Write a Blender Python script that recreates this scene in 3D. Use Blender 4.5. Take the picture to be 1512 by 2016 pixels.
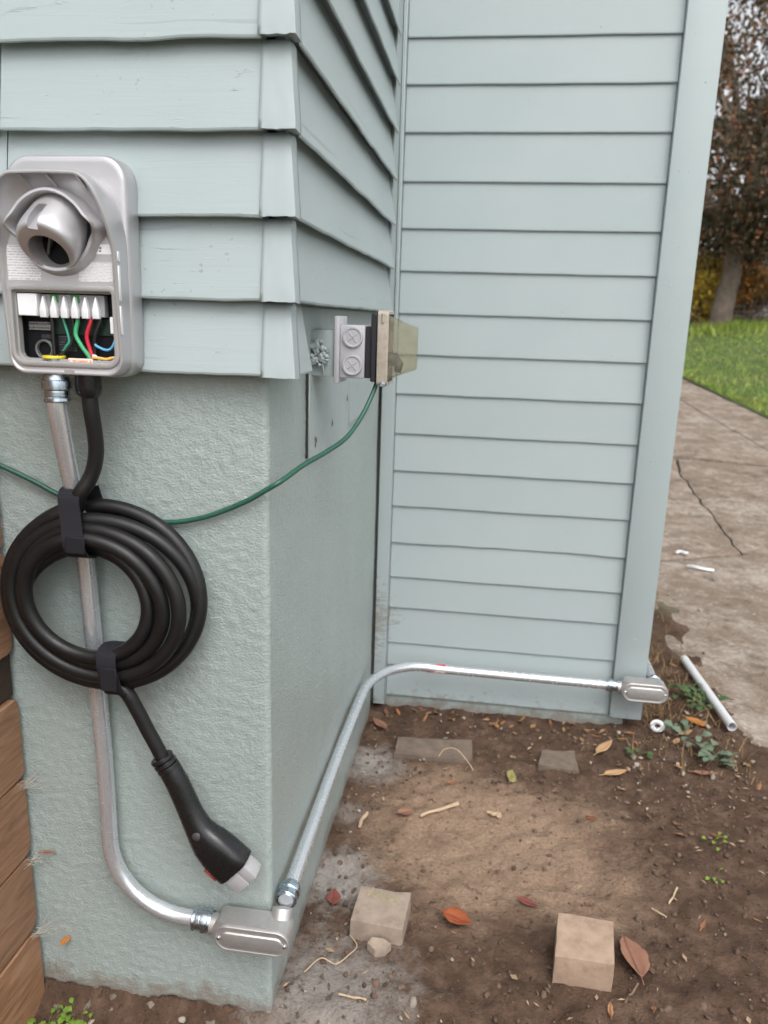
import bpy, bmesh, math, random
from mathutils import Vector, Matrix, Euler, noise
rad = math.radians
random.seed(7)

# ------------------------------------------------------------------ clear
for o in list(bpy.data.objects): bpy.data.objects.remove(o, do_unlink=True)
scene = bpy.context.scene
COL = scene.collection

# ------------------------------------------------------------------ camera
cam_d = bpy.data.cameras.new("camera"); cam = bpy.data.objects.new("camera", cam_d); COL.objects.link(cam)
YAW, PITCH, ROLL = 0.132726306, 0.244102176, 0.0310088835
_f = Vector((-math.sin(YAW)*math.cos(PITCH), math.cos(YAW)*math.cos(PITCH), -math.sin(PITCH)))
_r = Vector((math.cos(YAW), math.sin(YAW), 0)); _u = _r.cross(_f)
_r2 = math.cos(ROLL)*_r + math.sin(ROLL)*_u; _u2 = -math.sin(ROLL)*_r + math.cos(ROLL)*_u
_m = Matrix((_r2, _u2, -_f)).transposed().to_4x4()
_m.translation = Vector((0.326, -1.113, 1.22))
cam.matrix_world = _m
cam_d.sensor_fit = 'VERTICAL'; cam_d.sensor_height = 36.0; cam_d.sensor_width = 27.0
cam_d.lens = 36.0*1525.95/2016.0
cam_d.clip_start = 0.02; cam_d.clip_end = 600
cam_d.dof.use_dof = True; cam_d.dof.focus_distance = 1.27; cam_d.dof.aperture_fstop = 4.8
scene.camera = cam

# ------------------------------------------------------------------ sky and sun (overcast)
SUN_FROM = Vector((0.26, -0.62, 0.95)).normalized()
w = bpy.data.worlds.new("World"); scene.world = w; w.use_nodes = True
nt = w.node_tree; nt.nodes.clear()
sky = nt.nodes.new("ShaderNodeTexSky"); sky.sky_type = 'NISHITA'; sky.sun_disc = False
sky.sun_elevation = math.asin(SUN_FROM.z); sky.sun_rotation = math.atan2(SUN_FROM.x, SUN_FROM.y)
sky.air_density = 1.0; sky.dust_density = 4.0; sky.ozone_density = 1.0
hs = nt.nodes.new("ShaderNodeHueSaturation"); hs.inputs['Saturation'].default_value = 0.15
bg = nt.nodes.new("ShaderNodeBackground"); bg.inputs['Strength'].default_value = 0.15
out = nt.nodes.new("ShaderNodeOutputWorld")
nt.links.new(sky.outputs[0], hs.inputs['Color']); nt.links.new(hs.outputs[0], bg.inputs['Color']); nt.links.new(bg.outputs[0], out.inputs['Surface'])
sun_d = bpy.data.lights.new("sun", 'SUN'); sun_d.energy = 0.6; sun_d.angle = rad(38); sun_d.color = (1.0, 0.97, 0.93)
sun = bpy.data.objects.new("sun", sun_d); COL.objects.link(sun)
sun.rotation_euler = SUN_FROM.to_track_quat('Z', 'Y').to_euler(); sun.location = (-2, -4, 6)
scene.view_settings.view_transform = 'Standard'; scene.view_settings.look = 'None'
scene.view_settings.exposure = 0.85; scene.view_settings.gamma = 1.0
cy = scene.cycles; cy.max_bounces = 7; cy.diffuse_bounces = 3; cy.glossy_bounces = 3; cy.transmission_bounces = 5; cy.use_adaptive_sampling = True; cy.adaptive_threshold = 0.035; cy.use_denoising = True

# ------------------------------------------------------------------ materials
def mat(name):
    m = bpy.data.materials.new(name); m.use_nodes = True
    t = m.node_tree; b = t.nodes["Principled BSDF"]
    return m, t, b
def N(t, typ, **kw):
    n = t.nodes.new(typ)
    for k, v in kw.items(): setattr(n, k, v)
    return n
def pos(t, scale=(1,1,1), rot=(0,0,0)):
    g = N(t, "ShaderNodeNewGeometry"); mp = N(t, "ShaderNodeMapping"); mp.inputs['Scale'].default_value = scale; mp.inputs['Rotation'].default_value = rot
    t.links.new(g.outputs['Position'], mp.inputs['Vector']); return mp.outputs[0]
def noise_n(t, vec, scale, detail=4, rough=.6, dist=0.0):
    n = N(t, "ShaderNodeTexNoise"); n.inputs['Scale'].default_value = scale; n.inputs['Detail'].default_value = detail
    n.inputs['Roughness'].default_value = rough; n.inputs['Distortion'].default_value = dist
    if vec is not None: t.links.new(vec, n.inputs['Vector'])
    return n.outputs['Fac']
def ramp(t, fac, stops, interp='LINEAR'):
    r = N(t, "ShaderNodeValToRGB"); r.color_ramp.interpolation = interp; e = r.color_ramp.elements
    while len(e) < len(stops): e.new(0.5)
    for i, (p, c) in enumerate(stops):
        e[i].position = p; e[i].color = (c[0], c[1], c[2], 1) if hasattr(c, '__len__') else (c, c, c, 1)
    t.links.new(fac, r.inputs[0]); return r.outputs[0]
def mix(t, fac, a, b, mode='MIX'):
    m = N(t, "ShaderNodeMix", data_type='RGBA', blend_type=mode)
    if isinstance(fac, (int, float)): m.inputs[0].default_value = fac
    else: t.links.new(fac, m.inputs[0])
    for s, v in ((6, a), (7, b)):
        if hasattr(v, '__len__'): m.inputs[s].default_value = (v[0], v[1], v[2], 1)
        else: t.links.new(v, m.inputs[s])
    return m.outputs[2]
def math_n(t, op, a, b=0.0, clamp=False):
    m = N(t, "ShaderNodeMath", operation=op, use_clamp=clamp)
    for i, v in ((0, a), (1, b)):
        if isinstance(v, (int, float)): m.inputs[i].default_value = v
        else: t.links.new(v, m.inputs[i])
    return m.outputs[0]
def bump(t, b, h, strength=.3, dist=.002, prev=None):
    n = N(t, "ShaderNodeBump"); n.inputs['Strength'].default_value = strength; n.inputs['Distance'].default_value = dist
    t.links.new(h, n.inputs['Height'])
    if prev is not None: t.links.new(prev, n.inputs['Normal'])
    t.links.new(n.outputs[0], b.inputs['Normal']); return n.outputs[0]
def plain(name, col, rough=.5, metal=0.0, var=.06, scale=30, bmp=0.0, spec=.5):
    m, t, b = mat(name)
    v = pos(t); f = noise_n(t, v, scale, 5)
    c = mix(t, f, [max(0, x*(1-var*2)) for x in col], [min(1, x*(1+var*2)) for x in col])
    t.links.new(c, b.inputs['Base Color'])
    r = ramp(t, noise_n(t, v, scale*2.3, 4), [(.3, max(.02, rough-.07)), (.7, min(1, rough+.07))]); t.links.new(r, b.inputs['Roughness'])
    b.inputs['Metallic'].default_value = metal; b.inputs['Specular IOR Level'].default_value = spec
    if bmp: bump(t, b, noise_n(t, v, scale*8, 3), bmp, .0006)
    return m

PAINT = (0.338, 0.390, 0.397)
def paint_board(name, axis, strength, grime=.5, cracks=0.0, splash=False):
    m, t, b = mat(name)
    sc = (2.2, 30, 42) if axis == 'x' else (30, 2.2, 42)
    v = pos(t, sc); vv = pos(t)
    oi = N(t, "ShaderNodeObjectInfo")
    off = N(t, "ShaderNodeVectorMath", operation='ADD'); t.links.new(v, off.inputs[0])
    comb = N(t, "ShaderNodeCombineXYZ"); t.links.new(math_n(t, 'MULTIPLY', oi.outputs['Random'], 40.0), comb.inputs[0]); t.links.new(math_n(t, 'MULTIPLY', oi.outputs['Random'], 17.0), comb.inputs[2])
    t.links.new(comb.outputs[0], off.inputs[1]); v = off.outputs[0]
    g = noise_n(t, v, 1.6, 5, .65, .8)
    base = mix(t, oi.outputs['Random'], [c*.97 for c in PAINT], [c*1.03 for c in PAINT])
    base = mix(t, ramp(t, noise_n(t, vv, 3.5, 4), [(.35, 0), (.7, .5)]), base, [PAINT[0]*.90, PAINT[1]*.93, PAINT[2]*.92])
    # grime specks and scuffs
    sp = ramp(t, noise_n(t, vv, 95, 3, .5), [(.665, 0), (.69, 1)]); pat = ramp(t, noise_n(t, vv, 6, 3), [(.52, 0), (.66, grime)])
    base = mix(t, mix(t, 1.0, sp, pat, 'MULTIPLY'), base, (.16, .16, .13))
    if splash:
        sp2 = N(t, "ShaderNodeSeparateXYZ"); t.links.new(vv, sp2.inputs[0])
        lowz = math_n(t, 'ADD', math_n(t, 'MULTIPLY', sp2.outputs[2], 2.6), math_n(t, 'MULTIPLY', noise_n(t, vv, 26, 4, .75), 1.1))
        base = mix(t, ramp(t, lowz, [(.42, .75), (.66, 0)]), base, (.15, .115, .085))
        cor = math_n(t, 'ADD', math_n(t, 'ADD', math_n(t, 'MULTIPLY', sp2.outputs[0], 6.0), math_n(t, 'ABSOLUTE', math_n(t, 'MULTIPLY', math_n(t, 'SUBTRACT', sp2.outputs[2], .30), 3.2))), math_n(t, 'MULTIPLY', noise_n(t, pos(t, (1, 1, 2.5), (0, rad(35), 0)), 34, 4, .75), 2.0))
        base = mix(t, ramp(t, math_n(t, 'MULTIPLY', cor, .4), [(.44, .6), (.60, 0)]), base, (.17, .14, .105))
    t.links.new(base, b.inputs['Base Color'])
    b.inputs['Roughness'].default_value = .42; b.inputs['Specular IOR Level'].default_value = .42
    n1 = bump(t, b, g, strength, .0022)
    n2 = bump(t, b, noise_n(t, vv, 420, 3), .12, .0006, n1)
    if cracks:
        ck = ramp(t, noise_n(t, pos(t, (7, 40, 60) if axis == 'x' else (40, 7, 60)), 1.3, 4, .7, 1.4), [(.62, 0), (.68, 1)])
        ck = mix(t, 1.0, ck, ramp(t, noise_n(t, vv, 9, 3), [(.45, 0), (.62, 1)]), 'MULTIPLY')
        bump(t, b, ck, cracks, .0016, n2)
    return m
M = {}
M['board_old'] = paint_board('painted old clapboard', 'x', .24, .5, .6)
M['board_return'] = paint_board('painted return clapboard', 'y', .16, .4)
M['board_back'] = paint_board('painted newer clapboard', 'x', .06, .25, 0, True)
M['trim'] = paint_board('painted trim board', 'x', .05, .25, 0, True)
M['cap'] = plain('painted metal corner cap', [c*.96 for c in PAINT], .46, 0, .02, 14, .05)
M['patch'] = plain('painted patch panel', (PAINT[0]*.97, PAINT[1]*.97, PAINT[2]*.96), .5, 0, .04, 22, .12)

def stucco():
    m, t, b = mat('painted stucco')
    v = pos(t); P2 = (.322, .374, .360)
    vs = pos(t, (1, 1, 1.55), (0, rad(22), 0))
    h = noise_n(t, vs, 185, 3, .55, .3); h2 = noise_n(t, vs, 520, 2, .6)
    c = mix(t, ramp(t, noise_n(t, v, 5, 5), [(.3, 0), (.75, 1)]), P2, [x*.90 for x in P2])
    # soil splash low on the wall, in its own ragged shape
    sep = N(t, "ShaderNodeSeparateXYZ"); t.links.new(v, sep.inputs[0])
    low = math_n(t, 'SUBTRACT', math_n(t, 'ADD', sep.outputs[2], math_n(t, 'MULTIPLY', noise_n(t, v, 22, 6, .7), -.16)), -.083)
    c = mix(t, ramp(t, low, [(.0, .75), (.035, 0)]), c, (.20, .165, .135))
    sp = ramp(t, noise_n(t, v, 70, 3), [(.70, 0), (.73, .7)]); c = mix(t, sp, c, (.20, .19, .16))
    t.links.new(c, b.inputs['Base Color']); b.inputs['Roughness'].default_value = .31; b.inputs['Specular IOR Level'].default_value = .5
    n1 = bump(t, b, h, .62, .0030); bump(t, b, h2, .22, .0010, n1)
    return m
M['stucco'] = stucco()
M['footing'] = plain('rough footing concrete', (.15, .125, .105), .9, 0, .25, 40, .6)
M['dark_gap'] = plain('painted gap shade', (.03, .03, .028), .9)  # near-black colour that stands in for the shade inside gaps
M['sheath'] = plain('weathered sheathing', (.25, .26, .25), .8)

def galvan(name, col, rough, scale=60, blot=.25, metal=1.0):
    m, t, b = mat(name); v = pos(t)
    c = mix(t, noise_n(t, v, scale, 5), [x*(1-blot) for x in col], [min(1, x*(1+blot*.6)) for x in col]); t.links.new(c, b.inputs['Base Color'])
    t.links.new(ramp(t, noise_n(t, v, scale*1.7, 5), [(.3, rough-.03), (.7, rough+.05)]), b.inputs['Roughness']); b.inputs['Metallic'].default_value = metal
    bump(t, b, noise_n(t, v, scale*4, 3), .05, .0006); return m
M['emt'] = galvan('galvanised conduit', (.68, .71, .75), .24, 45, .05, .74)
M['emt_new'] = galvan('bright new conduit', (.80, .81, .82), .3, 45, .05, .35)
M['zinc'] = galvan('blue zinc fitting', (.50, .58, .66), .26, 160, .45)
M['cast'] = galvan('cast aluminium fitting', (.50, .49, .485), .48, 90, .2, .75)
M['screw'] = galvan('bright screw', (.75, .76, .8), .25, 100, .1)
M['tin'] = galvan('bright tin scrap', (.85, .85, .86), .3, 100, .1, .6)
def silver_plastic():
    m, t, b = mat('silver satin plastic'); v = pos(t)
    c = mix(t, noise_n(t, v, 900, 2), (.47, .46, .475), (.52, .51, .525)); t.links.new(c, b.inputs['Base Color'])
    b.inputs['Metallic'].default_value = .62; t.links.new(ramp(t, noise_n(t, v, 40, 3), [(.3, .34), (.7, .41)]), b.inputs['Roughness'])
    return m
M['silver'] = silver_plastic()
M['silver_rim'] = plain('pale silver rim', (.72, .715, .725), .35, .3, .02, 60)
M['grey_frame'] = plain('grey compartment frame', (.31, .305, .30), .45, .1, .03, 60)
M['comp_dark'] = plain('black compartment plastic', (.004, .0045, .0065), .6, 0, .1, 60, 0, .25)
M['comp_wall'] = plain('dark grey compartment wall', (.12, .125, .125), .5, 0, .05, 60)
M['pcb'] = plain('dark green board', (.006, .022, .015), .4)
M['white_plastic'] = plain('white plastic', (.80, .80, .82), .35, 0, .01, 60)
M['terminal_grey'] = plain('terminal grey plastic', (.30, .30, .31), .45)
M['marker_green'] = plain('green marker', (.03, .22, .05), .45)
M['w_green'] = plain('green wire', (.05, .36, .16), .38)
M['w_teal'] = plain('teal green wire', (.03, .28, .18), .38)
M['w_red'] = plain('red wire', (.55, .02, .045), .36)
M['w_black'] = plain('black wire', (.012, .012, .013), .4)
M['w_blue'] = plain('blue wire', (.10, .36, .62), .4)
M['w_orange'] = plain('orange yellow wire', (.72, .42, .10), .4)
M['yellow'] = plain('yellow bushing', (.75, .62, .04), .4)
M['rubber'] = plain('black cable rubber', (.0065, .0062, .0068), .46, 0, .12, 25, .08, .45)
M['strap'] = plain('black woven strap', (.014, .013, .017), .8, 0, .1, 200, .5, .25)
M['gun'] = plain('black moulded handle', (.008, .008, .009), .30, 0, .08, 60, .03)
M['gun_panel'] = plain('satin grey panel', (.055, .05, .055), .38)
M['orange_mark'] = plain('orange red mark', (.26, .032, .014), .5)
M['nozzle'] = plain('pale grey nozzle plastic', (.34, .335, .35), .34)
M['cord'] = plain('green cord jacket', (.018, .085, .058), .42, 0, .1, 30)
M['box_grey'] = plain('grey outlet box', (.40, .395, .42), .42, 0, .03, 60, .05)
M['gasket'] = plain('black gasket', (.012, .012, .018), .5)
M['cover_frame'] = plain('tan aged cover frame', (.36, .31, .265), .28, 0, .12, 40)
def smoky():
    m, t, b = mat('smoky clear cover'); v = pos(t)
    b.inputs['Base Color'].default_value = (.46, .44, .37, 1); b.inputs['Roughness'].default_value = .12
    tr = N(t, "ShaderNodeBsdfTransparent"); tr.inputs[0].default_value = (.90, .89, .83, 1)
    mx = N(t, "ShaderNodeMixShader"); t.links.new(ramp(t, noise_n(t, v, 50, 3), [(.35, .10), (.7, .22)]), mx.inputs[0])
    t.links.new(tr.outputs[0], mx.inputs[1]); t.links.new(b.outputs[0], mx.inputs[2]); t.links.new(mx.outputs[0], t.nodes['Material Output'].inputs['Surface'])
    return m
M['smoky'] = smoky()
def label_print(name, ink, paper, rows, axis_scale):
    m, t, b = mat(name); tc = N(t, "ShaderNodeTexCoord"); mp = N(t, "ShaderNodeMapping"); mp.inputs['Scale'].default_value = axis_scale
    t.links.new(tc.outputs['Generated'], mp.inputs['Vector'])
    sep = N(t, "ShaderNodeSeparateXYZ"); t.links.new(tc.outputs['Generated'], sep.inputs[0])
    saw = math_n(t, 'FRACT', math_n(t, 'MULTIPLY', sep.outputs[2], rows)); line = math_n(t, 'LESS_THAN', math_n(t, 'ABSOLUTE', math_n(t, 'SUBTRACT', saw, .5)), .22)
    words = math_n(t, 'GREATER_THAN', noise_n(t, mp.outputs[0], 1.0, 2, .5), .47)
    t.links.new(mix(t, math_n(t, 'MULTIPLY', line, words), paper, ink), b.inputs['Base Color']); b.inputs['Roughness'].default_value = .5
    return m
M['text_label'] = label_print('printed notice', (.36, .36, .38), (.68, .67, .69), 13, (60, 1, 13))
M['warn_label'] = label_print('orange printed strip', (.75, .20, .10), (.85, .70, .62), 1.0, (16, 1, 3))
M['red_label'] = label_print('red printed tag', (.55, .04, .04), (.78, .62, .60), 1.7, (5, 5, 1.2))
M['sticker'] = plain('white sticker', (.80, .79, .82), .45, 0, .01)
M['ink'] = plain('dark ink', (.12, .12, .13), .6)
M['grey_text'] = label_print('grey printed plate', (.05, .05, .05), (.22, .22, .22), 2, (20, 1, 4))
M['dim_text'] = label_print('dim moulded text', (.07, .07, .08), (.006, .0065, .009), 6, (26, 1, 6))

def wood_fence():
    m, t, b = mat('stained fence wood'); oi = N(t, "ShaderNodeObjectInfo")
    v = pos(t, (40, 5, 40)); off = N(t, "ShaderNodeVectorMath", operation='ADD'); t.links.new(v, off.inputs[0])
    cb = N(t, "ShaderNodeCombineXYZ"); t.links.new(math_n(t, 'MULTIPLY', oi.outputs['Random'], 60.), cb.inputs[2]); t.links.new(cb.outputs[0], off.inputs[1])
    g = noise_n(t, off.outputs[0], 1.0, 5, .62, 2.2)
    c = ramp(t, g, [(.25, (.13, .064, .032)), (.5, (.29, .150, .080)), (.75, (.41, .235, .135))])
    kv = N(t, "ShaderNodeTexVoronoi"); kv.inputs['Scale'].default_value = 7; t.links.new(pos(t, (1, .8, 1)), kv.inputs['Vector'])
    c = mix(t, ramp(t, kv.outputs['Distance'], [(.0, .9), (.16, 0)]), c, (.07, .03, .018))
    c = mix(t, math_n(t, 'MULTIPLY', oi.outputs['Random'], .35), c, (.16, .10, .065))
    t.links.new(c, b.inputs['Base Color']); b.inputs['Roughness'].default_value = .6; bump(t, b, g, .35, .0016); return m
M['fence'] = wood_fence()
M['fence_dark'] = plain('dark brown wood', (.035, .018, .011), .7, 0, .3, 25, .2)

def soil():
    m, t, b = mat('bare soil'); v = pos(t)
    big = noise_n(t, v, 2.6, 6, .6, .6); mid = noise_n(t, v, 14, 5, .68); fine = noise_n(t, v, 130, 3, .7)
    c = ramp(t, mid, [(.22, (.036, .022, .015)), (.5, (.082, .051, .035)), (.78, (.155, .102, .072))])
    # dry trodden tan patch in the middle of the bed
    sep = N(t, "ShaderNodeSeparateXYZ"); t.links.new(v, sep.inputs[0])
    dx = math_n(t, 'DIVIDE', math_n(t, 'SUBTRACT', sep.outputs[0], .40), .42); dy = math_n(t, 'DIVIDE', math_n(t, 'SUBTRACT', sep.outputs[1], .56), .34)
    r2 = math_n(t, 'ADD', math_n(t, 'MULTIPLY', dx, dx), math_n(t, 'MULTIPLY', dy, dy))
    edge = math_n(t, 'ADD', r2, math_n(t, 'MULTIPLY', math_n(t, 'SUBTRACT', mix(t, .35, big, mid), .5), 5.5))
    tan = ramp(t, fine, [(.25, (.190, .126, .087)), (.75, (.320, .224, .158))])
    c = mix(t, ramp(t, edge, [(.1, .9), (1.5, 0)]), c, tan)
    # pale cement dust by the wall foot
    for (cx, cy, rr, k) in ((.045, .36, .12, .95), (.05, .83, .12, .85), (.10, .05, .19, .75), (.03, .6, .06, .45)):
        ax = math_n(t, 'SUBTRACT', sep.outputs[0], cx); ay = math_n(t, 'SUBTRACT', sep.outputs[1], cy)
        d = math_n(t, 'SQRT', math_n(t, 'ADD', math_n(t, 'MULTIPLY', ax, ax), math_n(t, 'MULTIPLY', ay, ay)))
        d = math_n(t, 'ADD', math_n(t, 'DIVIDE', d, rr), math_n(t, 'MULTIPLY', math_n(t, 'SUBTRACT', noise_n(t, v, 30, 3, .75), .5), 1.6))
        c = mix(t, ramp(t, d, [(.35, k), (1.0, 0)]), c, mix(t, fine, (.17, .15, .135), (.34, .315, .29)))
    c = mix(t, ramp(t, fine, [(.66, 0), (.74, .55)]), c, (.30, .24, .19))
    c = mix(t, ramp(t, noise_n(t, v, 60, 4, .6), [(.30, .7), (.42, 0)]), c, (.026, .018, .013))
    ln = N(t, "ShaderNodeVectorMath", operation='LENGTH'); t.links.new(v, ln.inputs[0])  # grey-green added to unseen far ground so the conduit reflects less brown
    far = math_n(t, 'ADD', math_n(t, 'MULTIPLY', ln.outputs['Value'], .2), math_n(t, 'MULTIPLY', big, .3))
    c = mix(t, ramp(t, far, [(.62, 0), (.80, 1)]), c, mix(t, mid, (.13, .15, .09), (.27, .27, .20)))
    t.links.new(c, b.inputs['Base Color']); b.inputs['Roughness'].default_value = .95; b.inputs['Specular IOR Level'].default_value = .15
    n1 = bump(t, b, noise_n(t, v, 45, 4, .72), .9, .010); bump(t, b, fine, .7, .0035, n1); return m
M['soil'] = soil()
def concrete():
    m, t, b = mat('dirty path concrete'); v = pos(t)
    vs = pos(t, (1, 1.25, 1)); d = mix(t, .45, noise_n(t, vs, 2.4, 5, .72, .25), noise_n(t, v, 17, 4, .7)); fine = noise_n(t, v, 55, 4, .7)
    c = mix(t, ramp(t, fine, [(.3, 0), (.7, 1)]), (.165, .132, .104), (.40, .345, .292))
    c = mix(t, ramp(t, d, [(.41, 0), (.52, .92)]), c, mix(t, fine, (.10, .070, .048), (.21, .155, .112)))
    c = mix(t, ramp(t, noise_n(t, v, 4.5, 5, .7), [(.48, 0), (.66, .5)]), c, mix(t, fine, (.25, .212, .175), (.46, .40, .345)))
    c = mix(t, ramp(t, noise_n(t, v, 7, 4, .65), [(.54, 0), (.68, .75)]), c, (.085, .055, .038))
    c = mix(t, ramp(t, noise_n(t, v, 140, 3), [(.62, 0), (.7, .6)]), c, (.62, .58, .54))
    t.links.new(c, b.inputs['Base Color']); b.inputs['Roughness'].default_value = .9
    n1 = bump(t, b, fine, .5, .004); return m
M['concrete'] = concrete()
M['crack_soil'] = plain('soil in joints', (.045, .032, .023), .95, 0, .3, 40, .5)
def paver(name, a, bcol):
    m, t, b = mat(name); v = pos(t); f = noise_n(t, v, 35, 6, .65); g = noise_n(t, v, 300, 4, .7)
    c = mix(t, ramp(t, f, [(.3, 0), (.7, 1)]), a, bcol); c = mix(t, ramp(t, noise_n(t, v, 16, 5, .7), [(.54, 0), (.72, .45)]), c, (.10, .072, .053)); c = mix(t, ramp(t, g, [(.6, 0), (.75, .5)]), c, [x*.5 for x in a])
    t.links.new(c, b.inputs['Base Color']); b.inputs['Roughness'].default_value = .92; n1 = bump(t, b, f, .3, .003); bump(t, b, g, .6, .0012, n1); return m
M['brick_a'] = paver('grey tan paver', (.23, .180, .142), (.34, .268, .212))
M['brick_b'] = paver('warm tan paver', (.28, .195, .140), (.40, .285, .208))
M['brick_c'] = paver('soiled paver', (.10, .074, .056), (.18, .135, .105))
M['stain'] = plain('yellowed cement stain', (.27, .225, .15), .9, 0, .2, 120, .5)
def foliage(name, stops):
    m, t, b = mat(name); g = N(t, "ShaderNodeNewGeometry")
    t.links.new(ramp(t, g.outputs['Random Per Island'], stops), b.inputs['Base Color']); b.inputs['Roughness'].default_value = .65; b.inputs['Specular IOR Level'].default_value = .2
    return m
def leafmat(name, a, bcol, trans=.15):
    m, t, b = mat(name); g = N(t, "ShaderNodeNewGeometry")
    f = noise_n(t, pos(t), 90, 4); c = mix(t, f, a, bcol)
    c = mix(t, math_n(t, 'MULTIPLY', g.outputs['Random Per Island'], .7), c, [x*.45 for x in a])
    t.links.new(c, b.inputs['Base Color']); b.inputs['Roughness'].default_value = .7; b.inputs['Specular IOR Level'].default_value = .25
    return m
M['leaf_red'] = leafmat('rust red leaf', (.30, .07, .03), (.42, .13, .05))
M['leaf_pink'] = leafmat('dull pink leaf', (.20, .06, .05), (.30, .10, .08))
M['leaf_brown'] = leafmat('dry brown leaf', (.27, .13, .085), (.40, .22, .15))
M['leaf_tan'] = leafmat('dry tan leaf', (.45, .27, .14), (.62, .41, .23))
M['leaf_orange'] = leafmat('orange leaf', (.50, .17, .04), (.62, .30, .08))
M['leaf_yellow'] = leafmat('yellow green leaf', (.27, .25, .09), (.38, .33, .13))
M['leaf_scrap'] = foliage('mixed leaf scraps', [(0, (.12, .065, .04)), (.4, (.24, .13, .075)), (.7, (.34, .20, .10)), (.9, (.36, .12, .05)), (1, (.42, .30, .10))])
M['stick'] = plain('bleached stick', (.44, .32, .21), .8, 0, .2, 80, .3)
M['stick_dark'] = plain('brown twig', (.18, .115, .075), .85, 0, .2, 80, .3)
M['weed'] = leafmat('weed leaf', (.05, .10, .035), (.11, .17, .07))
M['weed_pale'] = leafmat('silvery weed leaf', (.12, .17, .11), (.22, .28, .19))
M['clover'] = leafmat('bright clover', (.13, .24, .03), (.25, .36, .06))
M['pebble'] = leafmat('pebbles', (.27, .23, .19), (.46, .41, .35))
M['clod'] = leafmat('soil clods', (.10, .064, .045), (.18, .12, .085))
M['litter'] = leafmat('leaf litter bits', (.30, .20, .12), (.46, .34, .22))
M['web'] = plain('dusty web', (.42, .38, .33), .9)
M['dry_grass'] = leafmat('dry grass blades', (.20, .13, .06), (.34, .23, .11))
def grassmat():
    m, t, b = mat('lawn blades'); g = N(t, "ShaderNodeNewGeometry")
    c = ramp(t, g.outputs['Random Per Island'], [(0, (.08, .16, .013)), (.5, (.18, .29, .024)), (.85, (.28, .37, .045)), (1, (.42, .42, .14))])
    pt = noise_n(t, pos(t), 1.1, 4); c = mix(t, ramp(t, pt, [(.42, 0), (.65, .7)]), c, (.30, .31, .07))
    t.links.new(c, b.inputs['Base Color']); b.inputs['Roughness'].default_value = .6; return m
M['grass'] = grassmat()
M['lawn'] = plain('lawn soil', (.055, .085, .02), .95, 0, .3, 12, .3)
M['crown'] = foliage('russet evergreen leaves', [(0, (.030, .032, .017)), (.45, (.062, .054, .030)), (.72, (.110, .070, .046)), (.93, (.17, .080, .042)), (1, (.32, .11, .04))])
M['crown_far'] = foliage('brown thin leaves', [(0, (.06, .045, .03)), (.5, (.11, .075, .045)), (.85, (.17, .09, .04)), (1, (.33, .14, .04))])
M['shrub_yellow'] = foliage('golden shrub leaves', [(0, (.26, .19, .03)), (.5, (.50, .34, .05)), (.85, (.62, .40, .07)), (1, (.36, .32, .09))])
M['shrub_orange'] = foliage('orange shrub leaves', [(0, (.12, .10, .04)), (.45, (.28, .17, .05)), (.8, (.42, .20, .05)), (1, (.55, .17, .06))])
M['hedge'] = foliage('dark hedge leaves', [(0, (.014, .017, .008)), (.6, (.028, .030, .014)), (1, (.06, .055, .025))])
M['bark'] = plain('grey brown bark', (.15, .115, .092), .9, 0, .35, 14, .8)
M['brush'] = plain('grey brushwood', (.15, .12, .095), .9, 0, .3, 20)

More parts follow.
